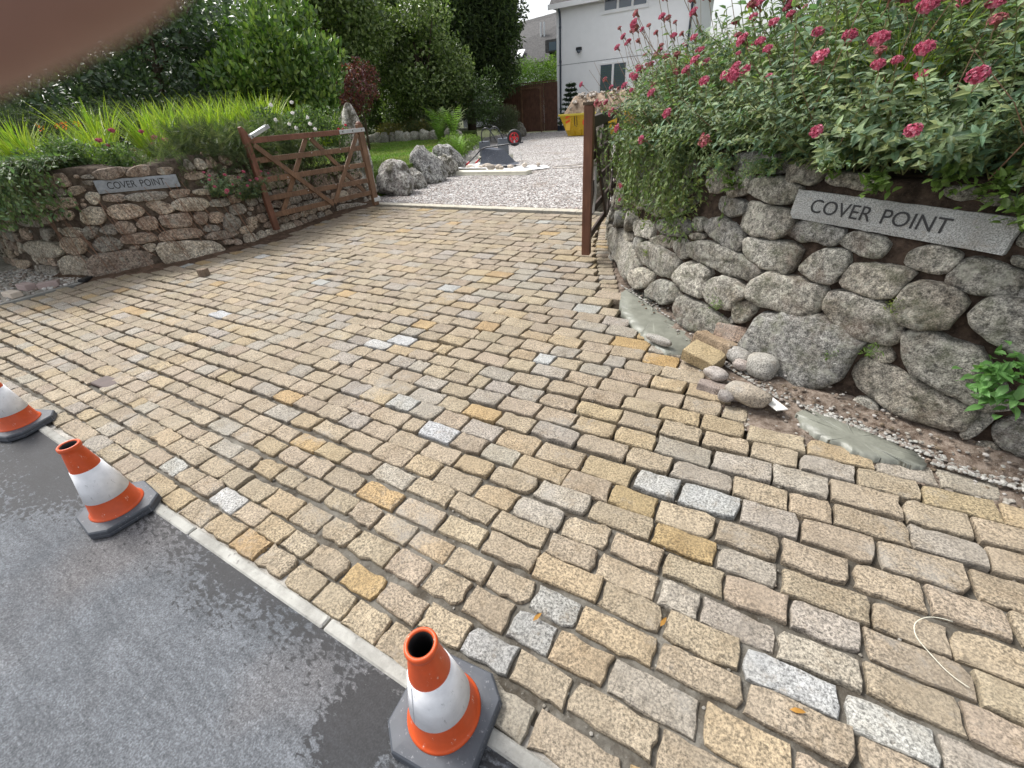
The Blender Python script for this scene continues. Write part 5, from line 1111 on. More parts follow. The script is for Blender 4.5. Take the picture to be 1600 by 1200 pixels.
def clump_proto(seed, ns, spread, lean, Hs=(.75, 1.15), rootr=.16, down=0.):
    """shoots leaning by `lean` towards -Y (the front)"""
    rs = np.random.default_rng(seed); mb = MB(); tips = []
    for k in range(ns):
        Vs, Fs, Ts, tip, td = SHOOTS[rs.integers(len(SHOOTS))]; a = rs.uniform(0, 2 * PI); q = rootr * math.sqrt(rs.random()); p0 = np.array([q * math.cos(a) * 1.4, q * math.sin(a), 0])
        d = np.array([rs.normal(0, spread), rs.normal(0, spread) - lean, 1.0 - down * rs.uniform(.6, 1.4)]); sc = rs.uniform(*Hs)
        rz = math.atan2(d[1], d[0]) if (lean > .4 or rs.random() < .6) else rs.uniform(0, 6.28); R = frame_z(d, rz); mb.add((Vs * sc) @ R.T + p0, Fs, Ts * rs.uniform(.8, 1.2)); tips.append((R @ tip * sc + p0, R @ td))
    o = mb.build('foliage', 'leaf'); me = o.data; bpy.data.objects.remove(o); return me, tips
UP = [clump_proto(k, 42, .30, .10, (.85, 1.25)) for k in range(4)]
FR = [clump_proto(10 + k, 44, .36, .45, (.62, 1.0), .16, .12) for k in range(4)]
DR = [clump_proto(20 + k, 20, .36, 1.0, (.5, .8), .10, 1.0) for k in range(3)]
def valerian(proto, loc, rz, sc, nheads, label, group, seed, tall=False, name='valerian_plant', parts=True):
    me, tips = proto; root = empty(name, loc, label, 'plant', group, rz); root.scale = (sc, sc, sc)
    f = bpy.data.objects.new('foliage', me); C.objects.link(f); f.parent = root; f['kind'] = 'stuff'
    rs = np.random.default_rng(seed); order = np.argsort([-t[0][2] + t[0][1] * 1.2 + rs.normal(0, .25) for t in tips])
    for k in range(nheads):
        p, d = tips[order[k]]; h = bpy.data.objects.new('flower_head', HEAD_ME[rs.integers(4) if rs.random() < (.8 if not tall else .45) else rs.integers(4, 6)]); C.objects.link(h); h.parent = root
        dd = d / np.linalg.norm(d) + np.array([0, -.35, .5]) ; ex = rs.uniform(.02, .10) if not tall else rs.uniform(.12, .34); up_ = (d / np.linalg.norm(d) + np.array([0, 0, .8])); up_ /= np.linalg.norm(up_); q = p + up_ * ex
        h.matrix_local = Matrix.Translation(q) @ Vector(dd).to_track_quat('Z', 'Y').to_matrix().to_4x4() @ Matrix.Scale(rs.uniform(.75, 1.3), 4)
        s_ = MB(); s_.tube([p, (p + q) / 2 + rs.normal(0, .004, 3), q - dd * .01], .0018, 4, (.3, .22, .14)); s_.build('flower_stalk', 'petal', root, local=True)
    return root
def along(s_, off, z): p, n = WR.base(s_); q = p + n * off; return (q[0], q[1], z), math.atan2(n[1], n[0]) - PI / 2
gp = 'red valerian growing along the top of the right wall'
kk = 0
ORD = ['first', 'second', 'third', 'fourth', 'fifth', 'sixth', 'seventh', 'eighth', 'ninth', 'tenth', 'eleventh', 'twelfth', 'thirteenth', 'fourteenth', 'fifteenth', 'sixteenth']
def row(T, off, z, protos, heads, lbl, sc=(.9, 1.1), tall=()):
    global kk
    for i, s_ in enumerate(T):
        loc, rz = along(s_ + random.uniform(-.05, .05), off + random.uniform(-.05, .05), z); kk += 1
        valerian(protos[kk % len(protos)], loc, rz + random.uniform(-.25, .25), random.uniform(*sc), heads[i % len(heads)], ORD[i] + ' ' + lbl, gp, kk, tall=(i in tall))
row([3.4, 3.75, 4.1, 4.55, 4.95, 5.3, 5.62, 5.92, 6.22, 6.55, 6.95, 7.5, 8.1], .30, 1.12, FR, (4, 6, 3, 5, 6), 'pink flowered valerian from the gate in the front row leaning over the right wall', (.85, 1.1))
row([.9, 1.5, 2.1, 2.6, 3.05, 3.5, 4.1, 4.7, 5.15, 5.6, 6.0, 6.4, 6.9, 7.6], .55, 1.15, UP, (6, 7, 8, 5), 'upright pink flowered valerian from the gate in the second row above the wall', (.95, 1.2), tall=(1, 2, 3, 5))
row([2.0, 2.9, 3.8, 4.6, 5.3, 6.0, 6.8], 1.05, 1.22, UP, (8, 9), 'tall pink flowered valerian from the gate in the third row on the right bank', (1.1, 1.35), tall=(0, 1, 2))
row([3.4, 4.5, 5.5, 6.6], 1.6, 1.35, UP, (8, 9), 'pink flowered valerian from the house side in the rearmost row on the right bank', (1.2, 1.45))
row([3.6, 4.2, 4.7, 5.05, 6.25, 6.5, 6.9], .10, 1.12, DR, (1, 0, 0, 0, 1), 'small valerian from the gate hanging over the upper stones of the right wall', (.42, .6))
# hanging fine-leaved plants
NB = diamond(.034, .0035, .2, .15)
def trailing(name, W, s0, s1, zt, zb, n, cols, label, cat='plant', T=NB, L=(.25, .5), out=.12, seed=1, size=(.8, 1.3), heads=0, leafn=26, mat='leaf', inward=.05, fall=1.0):
    rs = np.random.default_rng(seed); mb = MB(); st = MB()
    for k in range(n):
        s_ = rs.uniform(s0, s1); p = W.at(s_, zt(s_) if callable(zt) else zt, rs.uniform(-inward - .25, .0)); _, nn = W.base(s_); o = np.array([-nn[0], -nn[1], 0]); a = rs.normal(0, .5); side = np.array([-o[1], o[0], 0]); L_ = rs.uniform(*L); P = []
        zend = zb(s_) if callable(zb) else zb
        for i in range(6):
            t = i / 5; q = p + (o * (out * (1 + rs.uniform(0, .6)) * (2 * t - t * t) * 1.6 + (inward + .1) * min(1, t * 2)) + side * a * t * L_ * .6) + np.array([0, 0, .16 * math.sin(PI * min(1, t * 1.1)) - fall * L_ * t * t * 1.1]); q[2] = max(q[2], zend); P.append(q)
        P = np.array(P); st.tube(P, .0015, 3, (.16, .15, .07), 0, False); ti = rs.random(leafn) * 5 * .999; i0 = ti.astype(int); fr = (ti - i0)[:, None]; pos = P[i0] * (1 - fr) + P[np.minimum(i0 + 1, 5)] * fr; d = P[np.minimum(i0 + 1, 5)] - P[i0]; d /= np.linalg.norm(d, axis=1, keepdims=True) + 1e-6
        Y = d * .8 + rs.normal(0, .6, (leafn, 3)); inst(mb, T, pos, frames(Y, np.array([0, 0, 1]) + o * .5 + rs.normal(0, .4, (leafn, 3))), rs.uniform(*size, leafn), pick(cols, leafn))
    root = empty(name, W.at((s0 + s1) / 2, 1.1, 0), label, cat); tag(mb.build('foliage', mat, root), kind='stuff'); tag(st.build('stems', 'stem', root), kind='stuff')
    for k in range(heads):
        s_ = rs.uniform(s0, s1); h = bpy.data.objects.new('flower_head', HEAD_ME[rs.integers(4)]); C.objects.link(h); h.parent = root; _, nn = W.base(s_); q = W.at(s_, rs.uniform(*( (zb if not callable(zb) else .6), 1.15)), rs.uniform(.12, .25)); h.matrix_basis = Matrix.Translation(q) @ Vector((-nn[0], -nn[1], .6)).to_track_quat('Z', 'Y').to_matrix().to_4x4() @ Matrix.Scale(.8, 4); h.matrix_parent_inverse = wm(root).inverted()
    return root
bpy.context.view_layer.update()
trailing('trailing_shrub', WR, 1.6, 3.4, 1.15, .65, 70, [(.10, .15, .05), (.14, .19, .07), (.08, .12, .045)], 'fine leaved green plant hanging over the corner of the right wall by the gate', seed=3, L=(.15, .34), out=.015, heads=3, T=leaf_t(.036, .009, .2, .3, 1), inward=.25, leafn=34)
trailing('trailing_shrub', WR, 3.2, 4.55, 1.14, .6, 120, [(.13, .19, .06), (.16, .21, .08), (.09, .14, .05)], 'fine leaved grey green plant trailing down the curved part of the right wall', seed=4, L=(.2, .42), out=.07, heads=2, T=leaf_t(.036, .0085, .2, .3, 1), leafn=44)
mbt = MB(); pf = []
rs_ = np.random.default_rng(5)
for k in range(74):
    s_ = rs_.uniform(2.3, 4.6); zz = rs_.uniform(.62 if s_ > 2.9 else .8, 1.2); pf.append((WR.at(s_, zz, rs_.uniform(-.02, .05) + (.05 if s_ > 3.3 else -.02)), rs_.uniform(.07, .13)))
puff_leaves(mbt, pf, 560, leaf_t(.038, .0085, .25, .3, 1), [(.13, .19, .07), (.17, .22, .09), (.10, .15, .055), (.20, .23, .08)], (.7, 1.25), -.35)
rt_ = empty('trailing_shrub', WR.at(3.4, 1.0, 0), 'loose small leaved green plant covering the upper stones beside the right gate', 'plant'); tag(mbt.build('foliage', 'leaf', rt_), kind='stuff')
# weeds in the joints of the wall
LW = leaf_t(.06, .013, .2, .3, 2)
def weed(W, s_, z, r, n, T, cols, label, name='weed', scale=(.6, 1.1), d=.05, heads=0):
    p = W.at(s_, z, d); _, nn = W.base(s_); o = np.array([-nn[0], -nn[1], .5]); root = empty(name, p, label, 'weed'); mb = MB(); P = p + rng.normal(0, r * .38, (n, 3)); Y = rng.normal(0, .7, (n, 3)) + o
    inst(mb, T, P, frames(Y, np.array([0, 0, 1]) + o * .3 + rng.normal(0, .3, (n, 3))), rng.uniform(*scale, n), pick(cols, n)); f = mb.build('foliage', 'leaf', root); tag(f, kind='stuff')
    return root
wc = [(.13, .21, .05), (.17, .26, .07), (.11, .17, .05)]
weed(WR, 6.30, .42, .11, 85, leaf_t(.07, .017, .2, .3, 2), [(.11, .24, .07), (.14, .28, .09)], 'bright green leafy weed growing from the right end of the boulder wall', d=.10)
weed(WR, 6.33, .33, .09, 50, leaf_t(.07, .017, .2, .3, 2), [(.11, .24, .07), (.14, .28, .09)], 'lower bright green weed hanging at the right picture edge', d=.12)
weed(WR, 5.86, .33, .055, 60, NB, wc, 'small tuft of weed between the two long boulders low in the wall')
weed(WR, 5.72, .25, .05, 60, NB, wc, 'small tuft of weed above the brown foot boulder')
weed(WR, 5.87, .57, .05, 50, NB, [(.22, .27, .06), (.15, .2, .05)], 'yellowish weed tuft left of the round boulder')
weed(WR, 4.0, .40, .05, 50, NB, [(.22, .27, .06), (.15, .2, .05)], 'tuft of weed in the joint above the left foot boulder')
weed(WR, 4.78, 1.02, .06, 40, LW, wc, 'leafy weed on the dark square stones near the wall top')
weed(WR, 5.02, 1.13, .09, 60, LW, [(.10, .20, .09), (.14, .22, .06)], 'broad green leaves hanging above the top stones')
weed(WR, 5.62, 1.09, .07, 70, LW, wc, 'leafy sprig drooping over the top edge of the big name slab', d=.10)
weed(WR, 6.12, 1.03, .09, 70, LW, wc, 'leafy sprig hanging at the right end of the big name slab', d=.10)
weed(WR, 5.86, 1.12, .08, 80, LW, wc, 'leafy sprig over the right half of the big name slab', d=.08)
weed(WR, 6.02, 1.10, .08, 80, LW, wc, 'leafy sprig near the right end of the name slab, above its edge', d=.09)
weed(WR, 5.38, 1.16, .07, 60, LW, wc, 'leafy sprig above the letters C and O of the big name slab', d=.08)
weed(WR, 4.95, .30, .07, 60, NB, wc, 'thin grass weed above the pale sloping stone')

# --- left bank
BL = None
def blades(n, L, w, seed, cols, spread=.35, arch=.5, rootr=.16):
    rs = np.random.default_rng(seed); mb = MB()
    for k in range(n):
        a = rs.uniform(0, 2 * PI); q = rootr * math.sqrt(rs.random()); p = np.array([q * math.cos(a), q * math.sin(a), 0]); b_ = a + rs.normal(0, .8); d = np.array([math.cos(b_), math.sin(b_), 0]); sp = abs(rs.normal(0, spread)); Lk = L * rs.uniform(.7, 1.15); side = np.array([-d[1], d[0], 0]); V = []; bend = arch * rs.uniform(.3, 1.3)
        for i in range(6):
            t = i / 5; c = p + d * (sp * t + bend * .5 * t * t) * Lk + np.array([0, 0, Lk * (t - .35 * bend * t ** 3)]); hw = w * (1 - t ** 2.2) * .5 + .0006; V += [c - side * hw, c + side * hw]
        F = [(2 * i, 2 * i + 1, 2 * i + 3, 2 * i + 2) for i in range(5)]; mb.add(V, F, np.array(cols[rs.integers(len(cols))]) * rs.uniform(.75, 1.25))
    return mb
yg = [(.29, .38, .045), (.35, .43, .06), (.23, .33, .045), (.17, .28, .045), (.30, .36, .06)]
cro = []
for k in range(3):
    o = blades(150, .84, .019, 40 + k, yg).build('blades', 'leaf'); cro.append(o.data); bpy.data.objects.remove(o)
def crocosmia(x, y, z, k, sc, label, flowers=0):
    root = empty('crocosmia_clump', (x, y, z), label, 'plant', 'yellow green sword leaved clumps on the left bank', random.uniform(0, 6)); root.scale = (sc * 1.05,) * 3; f = bpy.data.objects.new('blades', cro[k % 3]); C.objects.link(f); f.parent = root; f['kind'] = 'stuff'
    for q in range(flowers):
        mb = MB(); a = random.uniform(0, 6.3); p = np.array([.3 * math.cos(a), .3 * math.sin(a), .82]); n = 14; P = p + rng.normal(0, .03, (n, 3)); inst(mb, leaf_t(.03, .008, -.3, .3, 1), P, frames(rng.normal(0, 1, (n, 3)) + np.array([0, 0, .4]), rng.normal(0, 1, (n, 3))), rng.uniform(.8, 1.2, n), pick([(.85, .16, .03), (.9, .28, .04)], n)); mb.tube([p * np.array([.3, .3, .1]), p], .003, 4, (.2, .25, .05)); mb.build('flower_spike', 'petal', root, local=True)
for i, (x, y, z, sc, fl) in enumerate([(-8.7, 2.75, 1.10, .72, 3), (-8.9, 3.25, 1.12, .72, 2), (-8.8, 3.95, 1.18, .95, 0), (-8.95, 4.4, 1.2, .95, 0), (-8.8, 4.85, 1.2, 1.0, 0), (-9.0, 5.3, 1.2, 1.0, 0), (-8.75, 5.7, 1.2, 1.05, 0), (-8.95, 6.15, 1.2, 1.05, 0), (-8.7, 6.5, 1.15, .9, 0), (-8.75, 7.35, 1.0, .85, 0), (-9.4, 4.6, 1.2, 1., 0), (-9.5, 5.6, 1.2, 1.05, 0), (-9.6, 3.6, 1.2, 1., 0), (-9.6, 2.6, 1.15, .9, 1)]):
    crocosmia(x, y, z, i, sc, ['clump of yellow green sword leaves with orange flowers, second from the left', 'clump of yellow green sword leaves with orange flowers, third from the left', 'sword leaf clump in the front row right of the orange flowered ones', 'sword leaf clump behind the front row, above the left name slab', 'third sword leaf clump of the front row from the left picture edge', 'sword leaf clump of the rear row, left of the white roses', 'fourth front sword leaf clump from the left picture edge', 'rear sword leaf clump left of the white roses, below the laurel', 'front sword leaf clump just left of the white roses', 'isolated sword leaf clump between the white roses and the granite post', 'middle sword leaf clump farthest back on the bank', 'sword leaf clump farthest back, in front of the laurel', 'sword leaf clump far back behind the name slab', 'sword leaf clump at the far left with a single orange flower'][i], fl)
dk = [(.045, .07, .03), (.06, .09, .04), (.08, .11, .055), (.035, .055, .025)]
gg = [(.09, .15, .055), (.12, .19, .07), (.15, .21, .09), (.07, .11, .045)]
def bush(name, c, R, n, r, dens, T, cols, label, seed, cat='shrub', size=(.8, 1.25), mat='leaf', up=.25, zmin=None):
    root = empty(name, (c[0], c[1], c[2] - R[2]), label, cat); mb = MB(); puff_leaves(mb, random_puffs(c, R, n, r, seed=seed), dens, T, cols, size, up, zmin); puff_leaves(mb, [(c, np.array(R) * .8)], dens * .5, T, cols, (1.4, 1.9), up, zmin); tag(mb.build('foliage', mat, root), kind='stuff'); return root
def sprig(seed, n=20, L=.16):
    rs = np.random.default_rng(seed); V, F = diamond(.032, .0042, .2, .2); Vs, Fs = [], []; 
    for k in range(n):
        t = (k // 2 + 1) / (n / 2 + 1); sg = 1 if k % 2 else -1; a = math.radians(48); y = np.array([sg * math.sin(a), math.cos(a), .15]); z = np.array([0, 0, 1.]); x = np.cross(y, z); R = np.stack([x, y, z], 1); Vs.append((V * (1.15 - .5 * t)) @ R.T + np.array([0, t * L, -.25 * L * t * t])); Fs.append(F + 4 * k)
    return np.concatenate(Vs), np.concatenate(Fs)
SPR = sprig(1)
dkf = [(.075, .105, .05), (.10, .135, .06), (.13, .165, .08), (.055, .08, .038), (.16, .18, .085)]
bush('feathery_shrub', (-7.40, 3.95, 1.18), (.34, .95, .36), 50, (.13, .2), 130, SPR, dkf, 'dark feathery leaved shrub spilling over the left wall beside the name slab', 91)
bush('feathery_shrub', (-7.58, 5.15, 1.15), (.26, .75, .42), 32, (.13, .2), 120, SPR, dkf, 'dark feathery leaved shrub on the left wall right behind the closing end of the gate', 92)
bush('green_shrub', (-8.15, 2.75, 1.30), (.38, .75, .20), 26, (.12, .2), 420, leaf_t(.05, .013, .2, .3, 1), gg + [(.13, .18, .06)], 'green leafy plants between the sword leaves and the left name slab', 93)
trailing('green_shrub', WL, 2.6, 5.15, 1.3, .68, 640, gg + [(.10, .17, .09)], 'grey green bush covering the left end of the left wall', 'shrub', leaf_t(.05, .013, .2, .3, 1), (.3, .58), .20, 7, (.8, 1.4), 6, 30, inward=.5, fall=.9)
trailing('green_shrub', WL, .2, 2.9, 1.2, .05, 330, gg, 'dark green bush hanging down to the verge at the far left', 'shrub', leaf_t(.06, .016, .2, .3, 1), (.5, 1.0), .2, 8, (.8, 1.5), 3, 30, inward=.5, fall=1.1)
trailing('green_shrub', WL, 7.2, 10.0, 1.0, .25, 200, dkf, 'dark green plants hanging on the wall behind the gate bars', 'shrub', leaf_t(.04, .012, .2, .3, 1), (.2, .5), .0, 9, (.8, 1.3), 0, 26, inward=.2, fall=.9)
for k, p in enumerate([(-8.05, 3.0, 1.52), (-8.0, 3.05, 1.45), (-7.95, 3.5, 1.58), (-7.92, 3.62, 1.50), (-7.9, 3.55, 1.42), (-7.95, 3.3, 1.38), (-7.88, 3.72, 1.46), (-8.05, 3.2, 1.62), (-8.4, 2.3, 1.35), (-8.5, 2.2, 1.2)]):
    mbh = MB(); 
    h = bpy.data.objects.new('flower_head', HEAD_ME[k % 6]); C.objects.link(h); h.matrix_basis = Matrix.Translation(p) @ Vector((.8, -.3, .7)).to_track_quat('Z', 'Y').to_matrix().to_4x4() @ Matrix.Scale(1.25, 4)
    if k == 0: fl_root = empty('pink_flowers', p, 'small pink flower heads left of the dark feathery shrub on the left bank', 'flowers')
    h.parent = fl_root; h.matrix_parent_inverse = wm(fl_root).inverted()
# white rose and others behind the gate
rose = bush('rose_bush', (-7.95, 5.95, 1.42), (.36, .9, .36), 26, (.14, .22), 480, leaf_t(.045, .015, .15, .2, 1), gg, 'leafy rose bush with white blossoms behind the left gate', 20)
def blossom(p, r, col, parent, seed, name='blossom'):
    rs = np.random.default_rng(seed); mb = MB(); n = 9; a = np.arange(n) * 2 * PI / n * 1.7; out = np.array([.85, -.35, .45]); out /= np.linalg.norm(out); R = frame_z(out, 0)
    T = leaf_t(r, r * .42, -.3, -.2, 1); Y = np.stack([np.cos(a), np.sin(a), .25 + .5 * (np.arange(n) > 4)], 1) @ R.T; inst(mb, T, np.repeat([p], n, 0), frames(Y, np.repeat([out], n, 0)), rs.uniform(.8, 1.1, n), np.array([col] * n) * rs.uniform(.9, 1.05, (n, 1))); return mb.build(name, 'petal', parent)
for k, p in enumerate([(-7.55, 5.35, 1.60), (-7.6, 5.75, 1.68), (-7.62, 6.05, 1.6), (-7.5, 5.55, 1.52), (-7.45, 5.62, 1.46), (-7.45, 6.0, 1.42), (-7.5, 6.3, 1.05), (-7.42, 5.9, 1.5), (-8.0, 6.1, 1.85), (-7.9, 5.6, 1.82)]): blossom(p, .042, (.85, .85, .82), rose, k)
rr_ = bush('rose_bush', (-7.75, 6.75, 1.2), (.2, .25, .25), 7, (.1, .16), 500, leaf_t(.04, .014, .15, .2, 1), gg, 'small bush with crimson blossoms by the top rail of the left gate', 22)
for k in range(6): blossom((-7.55 + random.uniform(-.04, .04), 6.72 + random.uniform(-.12, .12), 1.40 + random.uniform(-.05, .04)), .032, (.6, .03, .08), rr_, 50 + k)
for k, (s_, z, hd) in enumerate([(6.80, .72, 8), (7.22, .60, 8)]):
    p = WL.at(s_, z, .06); n_ = WL.base(s_)[1]; valerian(FR[k], tuple(p), math.atan2(n_[1], n_[0]) - PI / 2, .72, hd + 2, ['valerian tuft with round pink flower heads growing out of the left wall beside the gate', 'second pink flowered valerian tuft on the left wall, partly behind the gate stile'][k], None, 300 + k, name='valerian_plant')
# dry runners hanging down the left wall
rn = MB()
for k in range(46):
    s_ = random.uniform(4.5, 6.9); z = random.uniform(.55, 1.0); P = []; sl_ = random.uniform(.05, .4)
    for i in range(6): P.append(WL.at(s_ + sl_ * i / 5 * .6 + .01 * math.sin(i * 2 + k), z - .55 * i / 5 * random.uniform(.9, 1.1), .075 + .02 * math.sin(i + k)))
    rn.tube(P, .0032, 4, (1, 1, 1), 0, False)
rn.build('dry_stems', 'dry_stem', label='dry reddish brown stems hanging down the left rubble wall', cat='stems', kind='stuff')

# --- shrubs and trees behind
LL = leaf_t(.15, .034, .15, .25, 2)
br = [(.08, .155, .032), (.12, .215, .045), (.19, .29, .065), (.06, .115, .03), (.25, .34, .09)]
tree('laurel_shrub', (-11.2, 8.5, 2.55), (1.15, 1.45, 1.35), 34, (.35, .6), 105, LL, br, 'bright green laurel shrub with upright pointed leaves behind the left bank', 'shrub', (-11.2, 8.5, 1.1, .10), 31, 'leaf_gloss', up=.9)
dk2 = [(.05, .085, .045), (.075, .12, .065), (.11, .16, .095), (.035, .06, .035)]
tree('dark_shrub', (-13.2, 6.6, 3.2), (1.7, 2.0, 2.0), 34, (.5, .8), 60, leaf_t(.13, .03, .2, .25, 2), dk2, 'tall dark blue green broadleaved shrub at the top left beyond the bank', 'shrub', (-13.2, 6.6, 1.1, .12), 32, 'leaf_gloss')
tree('dark_shrub', (-13.4, 2.6, 2.6), (1.7, 2.4, 1.7), 30, (.5, .8), 55, leaf_t(.13, .03, .2, .25, 2), dk2, 'dark green shrub at the far left edge, largely hidden behind the finger', 'shrub', (-13.4, 2.6, 1.1, .12), 33, 'leaf_gloss')
for k, (x, y) in enumerate([(-10.7, 3.0), (-10.9, 4.6), (-10.6, 6.2)]): bush('grey_shrub', (x, y, 1.62), (.55, .85, .45), 16, (.22, .34), 300, diamond(.06, .009, .2, .2), [(.05, .075, .04), (.08, .11, .065), (.04, .06, .03), (.11, .13, .09)], ['low grey green shrub behind the yellow green leaves, leftmost of three', 'low grey green shrub behind the yellow green leaves, middle of three', 'low grey green shrub in front of the bright laurel'][k], 34 + k)
tree('purple_maple', (-14.0, 13.5, 2.55), (.75, .85, .95), 20, (.25, .4), 110, leaf_t(.09, .022, .25, .2, 1), [(.10, .028, .035), (.13, .04, .045), (.07, .02, .028), (.16, .06, .05)], 'small dark purple leaved maple in front of the clipped hedge', 'tree', (-14, 13.5, .5, .05), 37)
md = [(.09, .135, .04), (.13, .19, .055), (.18, .25, .075), (.06, .10, .03), (.23, .29, .11)]
LB = leaf_t(.18, .055, .15, .25, 1)
tree('broadleaf_tree', (-18.8, 17.0, 5.6), (2.6, 2.8, 3.2), 60, (.7, 1.2), 46, LB, md, 'large mid green evergreen tree rising behind the purple maple', 'tree', (-18.8, 17, .5, .22), 38, 'leaf_gloss')
tree('broadleaf_tree', (-17.2, 21.0, 3.5), (2.3, 1.6, 2.6), 48, (.6, 1.0), 60, leaf_t(.16, .048, .15, .25, 1), md, 'rounded glossy green tree between the maple and the dark tree', 'tree', (-17.2, 21, .5, .2), 39, 'leaf_gloss')
tree('ivy_hedge', (-19.5, 21.6, 2.4), (4.2, 1.0, 1.7), 52, (.6, .9), 60, leaf_t(.14, .042, .15, .25, 1), [(.07, .11, .03), (.10, .15, .045), (.055, .085, .025), (.13, .17, .06)], 'dense ivy covered hedge bank at the back of the lawn', 'hedge', (-19, 21.8, .5, .12), 40, 'leaf_gloss')
tree('ivy_hedge', (-14.6, 22.4, 2.0), (.9, .8, 1.2), 16, (.4, .6), 65, leaf_t(.12, .034, .15, .25, 1), [(.06, .10, .03), (.08, .13, .04)], 'ivy mound at the right end of the hedge below the dark tree', 'hedge', None, 41, 'leaf_gloss')
dc = [(.042, .068, .028), (.06, .098, .036), (.09, .135, .05), (.13, .18, .065), (.028, .046, .02)]
tree('dark_conifer', (-18.2, 26.6, 6.0), (3.6, 2.6, 4.4), 96, (.7, 1.25), 44, diamond(.26, .042, .3, .3), dc, 'very dark evergreen tree standing beside the fence, its right side against the sky', 'tree', (-18.2, 26.8, .5, .3), 42, up=0, bottom=-.75)
tree('dark_conifer', (-24.5, 25, 6.0), (4.2, 3, 5.2), 60, (1., 1.6), 22, diamond(.3, .05, .3, .3), dc, 'dark tree in the background left of the large evergreen', 'tree', (-24.5, 25, .5, .3), 43, up=0)
tree('broadleaf_tree', (-21.5, 10.5, 4.8), (3.2, 3.2, 4.0), 44, (1.0, 1.5), 22, leaf_t(.2, .055, .15, .25, 1), dk2 + md[:2], 'dark green tree in the background above the laurel', 'tree', (-21.5, 10.5, .5, .25), 44)
tree('broadleaf_tree', (-22, 2, 4.6), (3.5, 4.2, 4.0), 40, (1.1, 1.7), 18, leaf_t(.22, .06, .15, .25, 1), dk2, 'dark tree in the background behind the finger', 'tree', (-22, 2, .5, .25), 45)
tree('round_hedge', (-15.6, 31.2, 2.9), (1.9, .8, 1.15), 20, (.5, .8), 60, leaf_t(.12, .03, .15, .25, 1), [(.10, .18, .03), (.13, .23, .04), (.08, .14, .03)], 'bright green clipped hedge rounded above the timber fence', 'hedge', (-15.6, 31.2, .2, .1), 46)
tree('round_hedge', (-13.9, 31.6, 3.1), (.9, .7, 1.2), 10, (.4, .6), 60, leaf_t(.12, .03, .15, .25, 1), [(.19, .30, .05), (.24, .36, .06)], 'lighter yellow green hedge between the clipped hedge and the white house', 'hedge', (-13.9, 31.6, .2, .1), 47)
for k, (x, y, z, R) in enumerate([(-36, 44, 6, (8, 4, 7)), (-46, 30, 6, (6, 7, 7)), (-40, 12, 6, (6, 8, 7)), (-40, -4, 5, (6, 7, 6)), (6, 46, 6, (8, 4, 7)), (12, 26, 5, (5, 7, 6)), (16, 12, 5, (5, 6, 6))]):
    tree('background_tree', (x, y, z), R, 40, (1.6, 2.6), 7, leaf_t(.42, .12, .15, .25, 1), dk2 + md[:2], ['dark tree far behind the garden, farthest away beyond the lawn', 'dark tree far behind the large evergreen on the left', 'dark tree far to the left beyond the laurel', 'dark tree at the far left beyond the finger', 'dark tree behind the right side of the white house', 'dark tree right of the yard behind the valerian bank', 'dark tree at the far right behind the valerian bank'][k], 'tree', (x, y, 0, .4), 60 + k, group='far trees around the garden')
# beds at the edge of the lawn: ferns, heather, ground cover
def fern_mesh(seed, n=16, L=.75, cols=((.16, .28, .05), (.20, .34, .07), (.12, .22, .04))):
    rs = np.random.default_rng(seed); mb = MB()
    for k in range(n):
        a = 2 * PI * k / n + rs.normal(0, .2); d = np.array([math.cos(a), math.sin(a), 0]); side = np.array([-d[1], d[0], 0]); Lk = L * rs.uniform(.75, 1.15); P = [d * Lk * (.12 * t + .42 * t * t) + np.array([0, 0, Lk * (1.25 * t - .38 * t ** 3)]) for t in np.linspace(0, 1, 16)]; t0 = np.array(cols[rs.integers(len(cols))]) * rs.uniform(.8, 1.2); V, F = [], []
        for i in range(1, 15):
            w = .17 * Lk * math.sin(PI * (i / 15) ** .75) + .01; u_ = P[i + 1] - P[i] if i < 15 else P[i] - P[i - 1]; u_ = u_ / np.linalg.norm(u_)
            for sg in (-1, 1):
                b_ = len(V); tip = P[i] + side * sg * w + u_ * w * .35 + np.array([0, 0, -.15 * w]); V += [P[i] - u_ * .013, P[i] + u_ * .013, tip]; F.append((b_, b_ + 1, b_ + 2))
        mb.add(V, F, t0); mb.tube(P, .003, 3, (.16, .14, .05), 0, False)
    return mb
FM = []
for k in range(2): o = fern_mesh(k).build('fronds', 'leaf'); FM.append(o.data); bpy.data.objects.remove(o)
def fern(x, y, z, sc, k, label):
    root = empty('fern', (x, y, z), label, 'fern', None, random.uniform(0, 6)); root.scale = (sc,) * 3; f = bpy.data.objects.new('fronds', FM[k % 2]); C.objects.link(f); f.parent = root; f['kind'] = 'stuff'
fern(-13.15, 16.9, .5, 1.75, 0, 'large pale green fern at the back edge of the lawn, left of two'); fern(-12.35, 16.8, .45, 1.75, 1, 'large pale green fern at the back edge of the lawn, right of two'); fern(-12.75, 16.3, .45, 1.2, 0, 'smaller fern in front between the two large ferns'); fern(-9.35, 12.9, .15, 1.0, 1, 'low pale fern beside the upright stones and the wheelbarrow'); fern(-9.9, 13.6, .2, .9, 0, 'low fern just behind the one beside the wheelbarrow')
for k, (x, y, z, R, cl) in enumerate([(-14.6, 23.2, 1.15, (1.3, .8, .65), [(.09, .09, .06), (.07, .085, .045), (.12, .11, .08)]), (-13.55, 23.4, .8, (.6, .6, .5), [(.09, .10, .06), (.06, .08, .04)]), (-15.5, 19.4, .85, (1.4, .9, .45), [(.10, .14, .05), (.07, .10, .04)])]):
    bush('heather_bush', (x, y, z), R, 18, (.3, .45), 120, diamond(.11, .012, .2, .2), cl, ['greyish heather bush in front of the timber fence', 'smaller heather bush near the concrete blocks', 'green ground cover behind the two large ferns'][k], 70 + k, 'shrub', up=.9)
